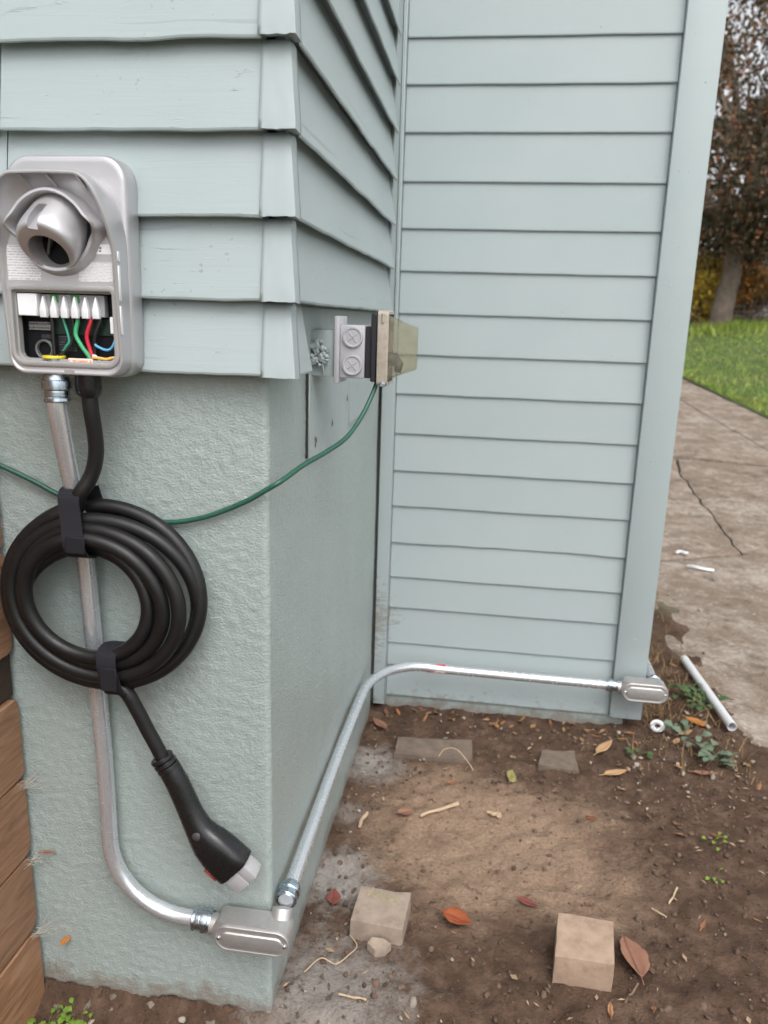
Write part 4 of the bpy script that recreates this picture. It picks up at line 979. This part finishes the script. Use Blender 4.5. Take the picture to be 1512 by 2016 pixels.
# ================================================================== PAVERS AND GROUND THINGS
def paver_block(name, label, corners, ztop, h, m, tilt=(0, 0), rough=.0007, group='loose concrete pavers'):
    # corners: 4 (x,y) counter-clockwise
    g = MB(); cx = sum(c[0] for c in corners)/4; cy = sum(c[1] for c in corners)/4; n = 16; C4 = [Vector(c) for c in corners]
    def top(s, t): return (C4[0]*(1-s)+C4[1]*s)*(1-t)+(C4[3]*(1-s)+C4[2]*s)*t
    b = bmesh.new(); idx = {}
    def vert(s, t, k):
        key = (s, t, k)
        if key in idx: return idx[key]
        p = top(s/n, t/n); z = ztop-h*k/6+(p.x-cx)*tilt[0]+(p.y-cy)*tilt[1]
        edge = sum((s in (0, n), t in (0, n), k in (0, 6)))
        q = Vector((p.x, p.y, z)); c = Vector((cx, cy, ztop-h/2))
        if edge >= 2: q = q+(c-q).normalized()*(.0014+.0025*max(0, noise.noise(q*35))+.012*max(0, noise.noise(q*22)-.32))
        q += Vector((noise.noise(q*60), noise.noise(q*60+Vector((5, 5, 5))), noise.noise(q*60+Vector((9, 1, 4)))))*rough
        idx[key] = b.verts.new(q); return idx[key]
    def quad(a): 
        try: b.faces.new([vert(*k) for k in a])
        except ValueError: pass
    for i in range(n):
        for j in range(n):
            quad([(i, j, 0), (i+1, j, 0), (i+1, j+1, 0), (i, j+1, 0)]); quad([(i, j, 6), (i, j+1, 6), (i+1, j+1, 6), (i+1, j, 6)])
        for k in range(6):
            quad([(i, 0, k), (i, 0, k+1), (i+1, 0, k+1), (i+1, 0, k)]); quad([(i, n, k), (i+1, n, k), (i+1, n, k+1), (i, n, k+1)])
            quad([(0, i, k), (0, i+1, k), (0, i+1, k+1), (0, i, k+1)]); quad([(n, i, k), (n, i, k+1), (n, i+1, k+1), (n, i+1, k)])
    g.bm(b); return tag(obj(name, g, m, ang=50), label, 'paver', group)
pv = paver_block('paver', 'grey square paver with yellow cement smear, near the stucco wall', [(.107, .194), (.217, .186), (.223, .293), (.112, .295)], .036, .055, 'brick_a', (0, 0))
ORG[pv.name] = tuple(pv.location)
g = MB(); 
for k in range(60):
    s = k/59; cx = .132+.062*s; cy = .281-.020*s+.003*math.sin(s*9); rr = random.uniform(.003, .007)
    g.lathe([(.0003, .0012), (rr*.7, .0009), (rr, -.001)], 8, Matrix.Translation((cx+random.gauss(0, .004), cy+random.gauss(0, .0045), .0358)))
obj('cement_smear', g, 'stain', pv)
paver_block('paver', 'warm tan square paver, tilted, nearest the bottom edge beside a curled leaf', [(.510, .147), (.621, .143), (.634, .252), (.524, .262)], .061, .066, 'brick_b', (.02, .03))
paver_block('paver', 'long soiled paver sunk in the soil below the clapboard wall', [(.111, .868), (.337, .871), (.333, .985), (.112, .960)], .012, .05, 'brick_c')
paver_block('paver', 'broken soiled paver half sunk in the soil near the far corner', [(.520, .890), (.634, .876), (.631, .985), (.535, .975)], .010, .05, 'brick_c')

def leaf_mesh(L, W, curl=.3, fold=.25, lobes=0, seed=0, n=10):
    g = MB()
    for i in range(n+1):
        s = i/n; wd = W*.5*(math.sin(math.pi*min(1, s**.8*.98+.02))**.8)*(1+.25*lobes*math.sin(s*22+seed)); z = curl*L*(s-.5)**2
        for k in range(-2, 3):
            q = k/2; zz = z+fold*abs(q)*wd+.04*L*noise.noise((s*3+seed, q*2, seed)); g.v.append(((s-.5)*L, q*wd, zz))
    g.f = [(i*5+k, i*5+k+1, (i+1)*5+k+1, (i+1)*5+k) for i in range(n) for k in range(4)]
    g.tube([(-.5*L-.18*L, .02*L, curl*L*.3), (-.5*L, 0, curl*L*.25), (.45*L, 0, curl*L*.2+.0015)], [.0011, .0012, .0005], 5)
    return g
def leaf(label, x, y, rot, L, W, m, curl=.3, fold=.25, lobes=0, z=.006, tilt=(0, 0), group='fallen leaves on the soil'):
    g = leaf_mesh(L, W, curl, fold, lobes, seed=x*13+y*7)
    mn = min(v[2] for v in g.v); g.v = [(v[0], v[1], v[2]-mn) for v in g.v]
    me = mesh_from('fallen_leaf', g, True, 60); me.materials.append(M[m]); o = bpy.data.objects.new('fallen_leaf', me); COL.objects.link(o)
    o.location = (x, y, soil_z(x, y)-.003+z); o.rotation_euler = (rad(tilt[0]), rad(tilt[1]), rad(rot)); ORG[o.name] = tuple(o.location)
    md = o.modifiers.new('thickness', 'SOLIDIFY'); md.thickness = .0006
    return tag(o, label, 'leaf', group)
leaf('rust red curled leaf between the two square pavers', .323, .262, -22, .062, .044, 'leaf_red', .55, .5, .5, .006)
leaf('dull red leaf on the tan trodden soil above the square pavers', .473, .353, -25, .045, .020, 'leaf_pink', .3, .3, .4)
leaf('large curled brown leaf standing beside the warm tan paver', .669, .225, 100, .105, .052, 'leaf_brown', .25, .7, .3, .006, (8, 0))
leaf('pale tan oval leaf nearest the end of the clapboard wall', .722, 1.027, 58, .105, .030, 'leaf_tan', .12, .3)
leaf('pale tan leaf lying in front of the oval leaf by the wall end', .738, .900, 28, .082, .026, 'leaf_tan', .15, .3)
leaf('upright yellow green leaf in the soil in front of the clapboards', .443, .827, 80, .055, .034, 'leaf_yellow', .2, .3, .3, .006, (35, 0))
leaf('orange leaf beside the loose pipe offcut', 1.035, 1.215, -40, .085, .034, 'leaf_orange', .3, .4)
leaf('tan leaf under the weeds near the pipe offcut', .985, 1.165, 35, .060, .022, 'leaf_tan', .2, .3)
leaf('small tan leaf below the weeds', .945, 1.105, 60, .042, .018, 'leaf_tan', .2, .3)
leaf('flat brown leaf on the soil between weeds and path edge', .985, .93, 3, .072, .018, 'leaf_brown', .1, .2)
leaf('curled dark leaf in the corner by the stucco wall foot', .045, 1.04, 130, .075, .030, 'leaf_brown', .4, .5)
leaf('small reddish leaf touching the stucco wall foot by the grey paver', .055, .290, 100, .045, .030, 'leaf_pink', .3, .3)
leaf('orange leaf scrap at the concrete path by the lawn', 2.62, 8.75, 30, .16, .10, 'leaf_orange', .3, .3, z=.03)
leaf('brown leaf bits beside the long bleached stick', .175, .612, 20, .045, .030, 'leaf_brown', .4, .5, .4)
leaf('small rust leaf caught at the lower cobweb by the fence', -.385, -.012, 70, .022, .014, 'leaf_orange', .3, .3, z=.120)
leaf('small brown leaf caught at the middle cobweb by the fence', -.405, -.012, 10, .026, .010, 'leaf_brown', .3, .3, z=.305)

def stick(label, a, b_, r, m, knob=False, bend=.0):
    a = Vector((a[0], a[1], soil_z(*a)+r*1.0)); b_ = Vector((b_[0], b_[1], soil_z(*b_)+r*1.2)); pts = []; rs = []
    for k in range(9):
        s = k/8; p = a.lerp(b_, s)+Vector((noise.noise((s*3, a.x*40, 1)), noise.noise((s*3, a.y*40, 5)), 0))*r*1.3+Vector((0, 0, bend*math.sin(math.pi*s))); pts.append(p)
        rs.append(r*(.85+.3*noise.noise((s*5, a.x*90, 3)))*(1.5 if knob and k >= 7 else 1))
    return tag(obj('stick', MB().tube(pts, rs, 9), m), label, 'stick', 'sticks on the soil')
stick('long bleached stick lying on the trodden soil', (.211, .614), (.309, .684), .0046, 'stick', True)
stick('short bleached stick near the side wall conduit', (.067, .534), (.081, .598), .0050, 'stick')
stick('stubby brown twig to the right of the long stick', (.383, .662), (.410, .650), .0055, 'stick', True)
stick('thin forked twig under the curled brown leaf', (.640, .115), (.672, .165), .0022, 'stick_dark')
stick('thin straw coloured twig at the bottom left of the soil', (.115, .045), (.165, .042), .0022, 'stick')
stick('twig on the dark soil right of the trodden patch', (.775, .39), (.80, .43), .0025, 'stick')
stick('twig beside the dark soil hump at right', (.735, .37), (.76, .345), .0022, 'stick')
# straw loops
def straw(label, pts, r, m): return tag(obj('straw', MB().tube(catmull([(x, y, soil_z(x, y)+z) for x, y, z in pts], 8), r, 6), m), label, 'straw', 'loose straws')
straw('curled yellow straw trailing from the grey paver', [(.040, .085, .004), (.065, .118, .012), (.095, .115, .008), (.118, .135, .012), (.128, .165, .006), (.112, .190, .004)], .0012, 'stick')
straw('pale arched straw over the long sunk paver', [(.235, .872, .004), (.255, .885, .030), (.29, .875, .034), (.325, .850, .016), (.34, .835, .003)], .0014, 'stick')
# slate chip
g = MB(); o3 = [(.148, .168), (.165, .156), (.185, .160), (.196, .172), (.180, .180), (.155, .180)]
g.prism(o3, -.006, .014, lambda u, v, wv: (u, v, wv+.3*(v-.168)), .002); tag(obj('stone_chip', g, 'brick_a'), 'flat grey stone chip in front of the grey paver', 'stone')

# loose pipe offcut, washer, tin scraps
a = Vector((1.093, 1.679, .030)); e = Vector((1.118, 1.165, .040)); d = (e-a).normalized()
t = thing('pipe_offcut', 'loose galvanised conduit offcut lying at the edge of the concrete path', 'pipe', tuple((a+e)/2-Vector((0, 0, .02))))
q = d.to_track_quat('Z', 'Y').to_matrix().to_4x4(); L = (e-a).length
obj('pipe', MB().lathe([(.0128, .0), (.0146, .0), (.0146, L), (.0128, L), (.0128, 0)], 24, Matrix.Translation(a) @ q, closed=False), 'emt_new', t)
g = MB().lathe([(.009, -.003), (.012, -.0055), (.020, -.005), (.0225, 0), (.020, .005), (.012, .0055), (.009, .003), (.009, -.003)], 32, Matrix.Translation((.900, 1.170, soil_z(.9, 1.17)+.012)) @ Euler((rad(24), rad(-10), 0)).to_matrix().to_4x4(), closed=False)
tag(obj('washer_ring', g, 'white_plastic'), 'pale ring washer lying on the soil beyond the wall end', 'washer')
def scrap(label, x, y, pts, r):
    z = terrain(x, y)+.012; return tag(obj('metal_scrap', MB().tube(catmull([(x+a, y+b_, z+c) for a, b_, c in pts], 6), r, 8), 'tin'), label, 'metal scrap', 'metal scraps on the path')
scrap('long bright metal offcut on the concrete path', 1.427, 2.85, [(-.05, .03, .004), (-.02, .012, .008), (.03, -.005, .004), (.07, -.012, .003)], .0085)
scrap('short bright metal scrap behind the long offcut on the path', 1.385, 3.06, [(-.03, -.005, .004), (-.005, .01, .01), (.02, 0, .006), (.035, .008, .004)], .009)
scrap('bright metal scrap closest to the house corner on the path', 1.30, 3.42, [(-.02, 0, .003), (.0, .006, .006), (.02, 0, .003)], .008)

# pebbles, clods, litter (uncountable)
def lumps(n, sampler, rmin, rmax, zf, flat=.7, sub=1):
    b0 = bmesh.new(); bmesh.ops.create_icosphere(b0, subdivisions=sub, radius=1); b0.verts.index_update(); V = [v.co.copy() for v in b0.verts]; F = [[v.index for v in f.verts] for f in b0.faces]; b0.free()
    g = MB()
    for _ in range(n):
        x, y = sampler(); r = rmin+(rmax-rmin)*random.random()**2.5; q = Euler((random.random()*6, random.random()*6, random.random()*6)).to_matrix(); s = Vector((random.uniform(.7, 1.3), random.uniform(.6, 1.1), random.uniform(.45, .8))); z = zf(x, y)+r*.2
        sd = random.random()*50; vs = []
        for v in V:
            k = q @ Vector((v.x*s.x, v.y*s.y, v.z*s.z))*(1+.55*noise.noise(v*1.5+Vector((sd, 0, 0)))); vs.append((x+k.x*r, y+k.y*r, z+k.z*r*flat+r*.1))
        g.add(vs, F)
    return g
def bed(): return (random.uniform(.01, 1.12), random.uniform(-.02, 1.16))
def bed_dark():
    while True:
        x, y = bed()
        if ((x-.42)/.34)**2+((y-.5)/.26)**2 > 1 or random.random() < .18: return (x, y)
random.seed(5)
def foot():
    k = random.random()
    if k < .6: return (-.43+.62*random.random(), -.02-abs(random.gauss(0, .03)))
    return (random.uniform(.02, .3), random.uniform(-.05, .10))
tag(struct(obj('soil_clods', lumps(1900, bed_dark, .0010, .0085, lambda x, y: soil_z(x, y)-.0035, .7), 'clod', org=(0, 0, 0), ang=60), 'stuff'), 'small brown soil clods scattered over the bare bed', 'soil')
g = lumps(150, bed_dark, .0015, .0065, soil_z); g2 = lumps(100, lambda: (random.uniform(.72, 1.2), random.uniform(.75, 1.5)), .003, .011, soil_z); g.add(g2.v, g2.f); g2 = lumps(14, foot, .003, .013, lambda x, y: soil_z(x, y)-.003, .6); g.add(g2.v, g2.f)
g2 = lumps(160, lambda: (random.uniform(1.15, 2.2), random.uniform(.6, 4.5)), .003, .010, lambda x, y: terrain(x, y)+.006); g.add(g2.v, g2.f)
tag(struct(obj('pebbles', g, 'pebble', org=(0, 0, 0), ang=60), 'stuff'), 'pale pebbles strewn on the soil and path', 'pebbles')
g = MB()
for _ in range(230):
    x, y = bed_dark() if random.random() < .6 else (random.uniform(.7, 1.25), random.uniform(.5, 1.7)); L = random.uniform(.002, .011); a = random.random()*6.28; z = soil_z(x, y)+.004; wv = L*random.uniform(.15, .5)
    c, s = math.cos(a), math.sin(a); dz = random.uniform(-.004, .006)
    g.add([(x-c*L, y-s*L, z), (x-s*wv, y+c*wv, z+.002+dz*.5), (x+c*L, y+s*L, z+abs(dz)), (x+s*wv, y-c*wv, z+.001)], [(0, 1, 2), (0, 2, 3)])
tag(struct(obj('leaf_litter', g, 'litter', org=(0, 0, 0), smooth=False), 'stuff'), 'tiny dry leaf and straw bits scattered on the soil', 'leaf litter')
def rub():
    return (-.42+.50*random.random(), -.004-abs(random.gauss(0, .016)))
tag(struct(obj('mortar_rubble', lumps(26, rub, .004, .014, lambda x, y: soil_z(x, y)-.013, .75, 2), 'footing', org=(0, 0, 0), ang=50), 'stuff'), 'broken mortar rubble along the foot of the stucco', 'rubble')
g = MB(); random.seed(33)
for k in range(95):
    if k < 40: x, y = random.uniform(.05, .75), 1.165-abs(random.gauss(0, .05))
    elif k < 75: x, y = random.uniform(.78, 1.2), random.uniform(.6, 1.7)
    else: x, y = bed_dark()
    L = random.uniform(.010, .030); lm = leaf_mesh(L, L*random.uniform(.3, .6), random.uniform(.1, .7), random.uniform(.1, .6), .6, k*1.7, 6)
    q = Euler((random.uniform(-.5, .5), random.uniform(-.5, .5), random.random()*6.28)).to_matrix(); z = soil_z(x, y)+.003
    g.add([tuple(q @ Vector(v)+Vector((x, y, z))) for v in lm.v], lm.f)
tag(struct(obj('leaf_scraps', g, 'leaf_scrap', org=(0, 0, 0), ang=60), 'stuff'), 'broken brown leaf scraps blown against the wall foot', 'leaf litter')
# dry grass along the house foot past the corner
def dg():
    y = random.uniform(1.22, 2.6); return (.86+abs(random.gauss(0, .10))+.02, y)
g = blades(MB(), 900, dg, .015, .06, .003, soil_z, 1.6); blades(g, 160, lambda: (random.uniform(.80, 1.12), random.uniform(.9, 1.25)), .015, .05, .003, soil_z, 1.5)
tag(struct(obj('dry_grass', g, 'dry_grass', org=(0, 0, 0), smooth=False), 'stuff'), 'brown dry grass along the house foot past the corner', 'dry grass')

# weeds: every leaf its own part, sharing one mesh
def weed_leaf_mesh(nm, m, L=.03, W=.024):
    g = MB(); n = 7
    for i in range(n+1):
        s = i/n; wd = W*.5*math.sin(math.pi*(.06+.92*s))**.7*(1+.22*math.sin(s*19)); 
        for k in (-1, 0, 1): g.v.append((s*L, k*wd, .35*L*s-.5*L*s*s+abs(k)*wd*.25))
    g.f = [(i*3+k, i*3+k+1, (i+1)*3+k+1, (i+1)*3+k) for i in range(n) for k in range(2)]
    g.tube([(-L*.7, 0, -L*.5), (0, 0, 0), (L*.6, 0, L*.03)], [.0009, .0008, .0004], 4)
    me = mesh_from(nm, g, True, 60); me.materials.append(M[m]); return me
WM = {k: weed_leaf_mesh('weed_leaf_'+k, k) for k in ('weed', 'weed_pale', 'clover')}
def weed(label, x, y, n, spread, m, sc=1., grp='weeds'):
    t = thing('weed', label, 'weed', (x, y, soil_z(x, y)), grp)
    for k in range(n):
        o = bpy.data.objects.new('leaf', WM[m]); COL.objects.link(o); o.parent = t
        a = random.random()*6.283; r = spread*random.random()**.6; s = sc*random.uniform(.7, 1.3)
        o.location = (r*math.cos(a), r*math.sin(a), .012*sc+random.random()*.020*sc); o.rotation_euler = (random.uniform(-.4, .4), random.uniform(-.5, .3), a+random.uniform(-.7, .7)); o.scale = (s, s, s)
weed('dark green weed growing over the pipe offcut', 1.075, 1.34, 16, .05, 'weed', 1.05)
weed('low green weed left of the pipe offcut', 1.03, 1.40, 12, .05, 'weed', .9)
weed('silvery green weed between ring washer and orange leaf', .985, 1.125, 18, .055, 'weed_pale', .95)
weed('silvery green weed nearest the path edge', 1.030, 1.020, 16, .05, 'weed_pale', .95)
weed('small green weed near the wall end by the oval leaf', .815, 1.00, 7, .03, 'weed', .6)
weed('small green weed in front of the path edge on dark soil', .93, .62, 7, .04, 'clover', .35)
weed('tiny green sprig on the dark soil at right', .90, .50, 5, .03, 'clover', .35)
weed('bright green clover at the foot of the fence', -.395, -.075, 26, .042, 'clover', .48)
weed('dark green clover clump under the lowest fence board', -.405, -.12, 16, .035, 'weed', .75)
weed('bright green sprig where stucco meets the rubble', -.365, -.040, 10, .022, 'clover', .4)
weed('tiny green sprout in the middle of the front rubble', -.325, -.055, 5, .012, 'clover', .35)

# ================================================================== TREES AND SHRUBS BEYOND THE LAWN
def limb_path(a, b_, wob_, n=7):
    a = Vector(a); b_ = Vector(b_); return [a.lerp(b_, k/n)+Vector((noise.noise((k*.7, a.x, b_.z)), noise.noise((k*.7, b_.x, a.z+4)), 0))*wob_*math.sin(math.pi*k/n) for k in range(n+1)]
def leaf_cloud(mb, n, centre_fn, size):
    for _ in range(n):
        c = centre_fn()
        if c is None: continue
        s = random.uniform(size*.6, size*1.35); q = Euler((random.random()*6.3, random.random()*6.3, random.random()*6.3)).to_matrix()
        mb.add([tuple(c+q @ Vector(p)*s) for p in ((-.5, 0, 0), (0, -.28, .06), (.5, 0, 0), (0, .28, .06))], [(0, 1, 2, 3)])
def tree(label, base, trunk_r, fork, crown_c, crown_r, leaves, size, m, nlimb=9, seed=1, gap=.0, hole_fn=None, low=()):
    random.seed(seed); bx, by = base; bz = terrain(bx, by); t = thing('tree', label, 'tree', (bx, by, bz), 'trees beyond the lawn')
    g = MB(); fk = Vector(fork); tp = limb_path((bx, by, bz-.15), fork, .10, 9); g.tube(tp, [trunk_r*(1.30 if k == 0 else 1.12-.035*k) for k in range(10)], 14)
    C_ = Vector(crown_c); R_ = Vector(crown_r); tips = []
    for k in range(nlimb):
        a = 6.283*k/nlimb+random.uniform(-.3, .3); e = C_+Vector((R_.x*.62*math.cos(a), R_.y*.62*math.sin(a), R_.z*random.uniform(-.45, .7)))
        lp = limb_path(fk-Vector((0, 0, .1)), e, .35, 7); r0 = trunk_r*random.uniform(.38, .6); g.tube(lp, [r0*(1-.11*j) for j in range(8)], 8); tips += lp[3:]
        for _ in range(3):
            s_ = lp[random.randint(3, 6)]; e2 = s_+Vector((random.gauss(0, .5), random.gauss(0, .5), random.gauss(.25, .45))); g.tube(limb_path(s_, e2, .1, 4), [r0*.32, r0*.26, r0*.2, r0*.14, r0*.07], 5); tips.append(e2)
    obj('trunk', g, 'bark', t)
    clumps = []
    for _ in range(int(leaves/130)):
        u = Vector((random.gauss(0, 1), random.gauss(0, 1), random.gauss(0, 1))).normalized()*random.random()**.42
        clumps.append((C_+Vector((u.x*R_.x, u.y*R_.y, u.z*R_.z)), random.uniform(.16, .42)))
    for c in low: clumps += [(Vector(c), .20)]*3
    def cf():
        c, r = random.choice(clumps); p = c+Vector((random.gauss(0, r), random.gauss(0, r), random.gauss(0, r*.8)))
        if p.z < fork[2]-.30 or (hole_fn and random.random() < hole_fn(p)): return None
        return p
    g = MB(); leaf_cloud(g, leaves, cf, size); obj('crown', g, m, t, smooth=False)
    return t
tree('large dark russet tree with a leaning grey trunk beyond the lawn', (4.06, 13.1), .175, (4.15, 13.05, 2.45), (4.35, 13.3, 4.5), (2.5, 2.3, 2.35), 46000, .075, 'crown', 10, 3, hole_fn=lambda p: (1. if noise.noise((p.x*1.7, p.z*1.25, 3.3)) > .45-.50*sstep(3.2, 5.2, p.z) else .0)*sstep(2.8, 3.6, p.z) + .25*sstep(4, 6, p.z), low=[(4.0, 12.6, 2.75), (4.5, 12.7, 2.7), (3.6, 12.8, 2.8), (4.25, 12.9, 2.95), (5.0, 12.9, 2.75), (3.2, 13.2, 2.8), (4.1, 12.4, 3.2), (4.6, 12.5, 3.3)])
tree('tall thin russet tree standing behind the leaning trunk tree', (5.9, 18.5), .20, (5.8, 18.4, 4.6), (5.7, 18.6, 7.4), (2.5, 2.2, 3.6), 7000, .12, 'crown_far', 9, 8)
tree('tall bare-looking tree half hidden behind the corner board', (3.1, 20.0), .18, (3.2, 20.0, 4.8), (3.4, 20.0, 7.8), (2.1, 2.0, 3.8), 5200, .12, 'crown_far', 9, 12)
def shrub(label, base, r, h, leaves, size, m, seed, stem='bark'):
    random.seed(seed); bx, by = base; bz = terrain(bx, by); t = thing('shrub', label, 'shrub', (bx, by, bz), 'shrubs beyond the lawn')
    g = MB()
    for k in range(7):
        a = random.random()*6.28; g.tube(limb_path((bx, by, bz-.05), (bx+r*.6*math.cos(a), by+r*.6*math.sin(a), bz+h*random.uniform(.5, .9)), .1, 5), [.03, .026, .02, .015, .01, .006], 6)
    obj('stems', g, stem, t)
    cl = []
    for _ in range(26):
        u = Vector((random.gauss(0, 1), random.gauss(0, 1), random.gauss(0, 1))).normalized()*random.random()**.4; cl.append(Vector((bx+u.x*r, by+u.y*r, bz+h*.55+u.z*h*.48)))
    def cf():
        c = random.choice(cl); p = c+Vector((random.gauss(0, r*.2), random.gauss(0, r*.2), random.gauss(0, h*.11))); return p if p.z > bz+.05 else None
    g = MB(); leaf_cloud(g, leaves, cf, size); obj('foliage', g, m, t, smooth=False)
shrub('golden yellow shrub left of the leaning trunk', (3.80, 13.9), .60, 1.15, 3600, .075, 'shrub_yellow', 4)
shrub('orange brown shrub right of the leaning trunk', (5.05, 15.0), .85, 1.30, 4200, .085, 'shrub_orange', 5)
shrub('second orange brown shrub further right by the lawn end', (6.6, 15.2), .9, 1.4, 3600, .085, 'shrub_orange', 6)
shrub('dark green hedge bush right behind the leaning trunk', (4.75, 16.6), 1.5, 2.6, 6000, .11, 'hedge', 7)
shrub('dark green hedge bush behind the golden shrub', (2.9, 16.8), 1.4, 2.5, 5200, .11, 'hedge', 9)
shrub('dark green hedge bush at the far right', (7.4, 17.2), 1.7, 2.7, 5200, .11, 'hedge', 10)
# heap of cut branches behind the lawn
random.seed(17); g = MB()
for k in range(240):
    x = 4.85+random.gauss(0, .45); y = 13.7+random.gauss(0, .22); z = terrain(x, y)+abs(random.gauss(0, .11)); a = random.random()*6.28; L = random.uniform(.15, .5); tl = random.uniform(-.25, .35)
    d = Vector((math.cos(a), math.sin(a), tl))*L; p = Vector((x, y, z)); g.tube([p-d*.5, p+Vector((0, 0, .02)), p+d*.5], [.010, .008, .004], 5)
tag(struct(obj('brush_pile', g, 'brush', org=(4.85, 13.7, 1.2)), 'stuff'), 'grey heap of cut brushwood behind the lawn right of the trunk', 'brush pile')
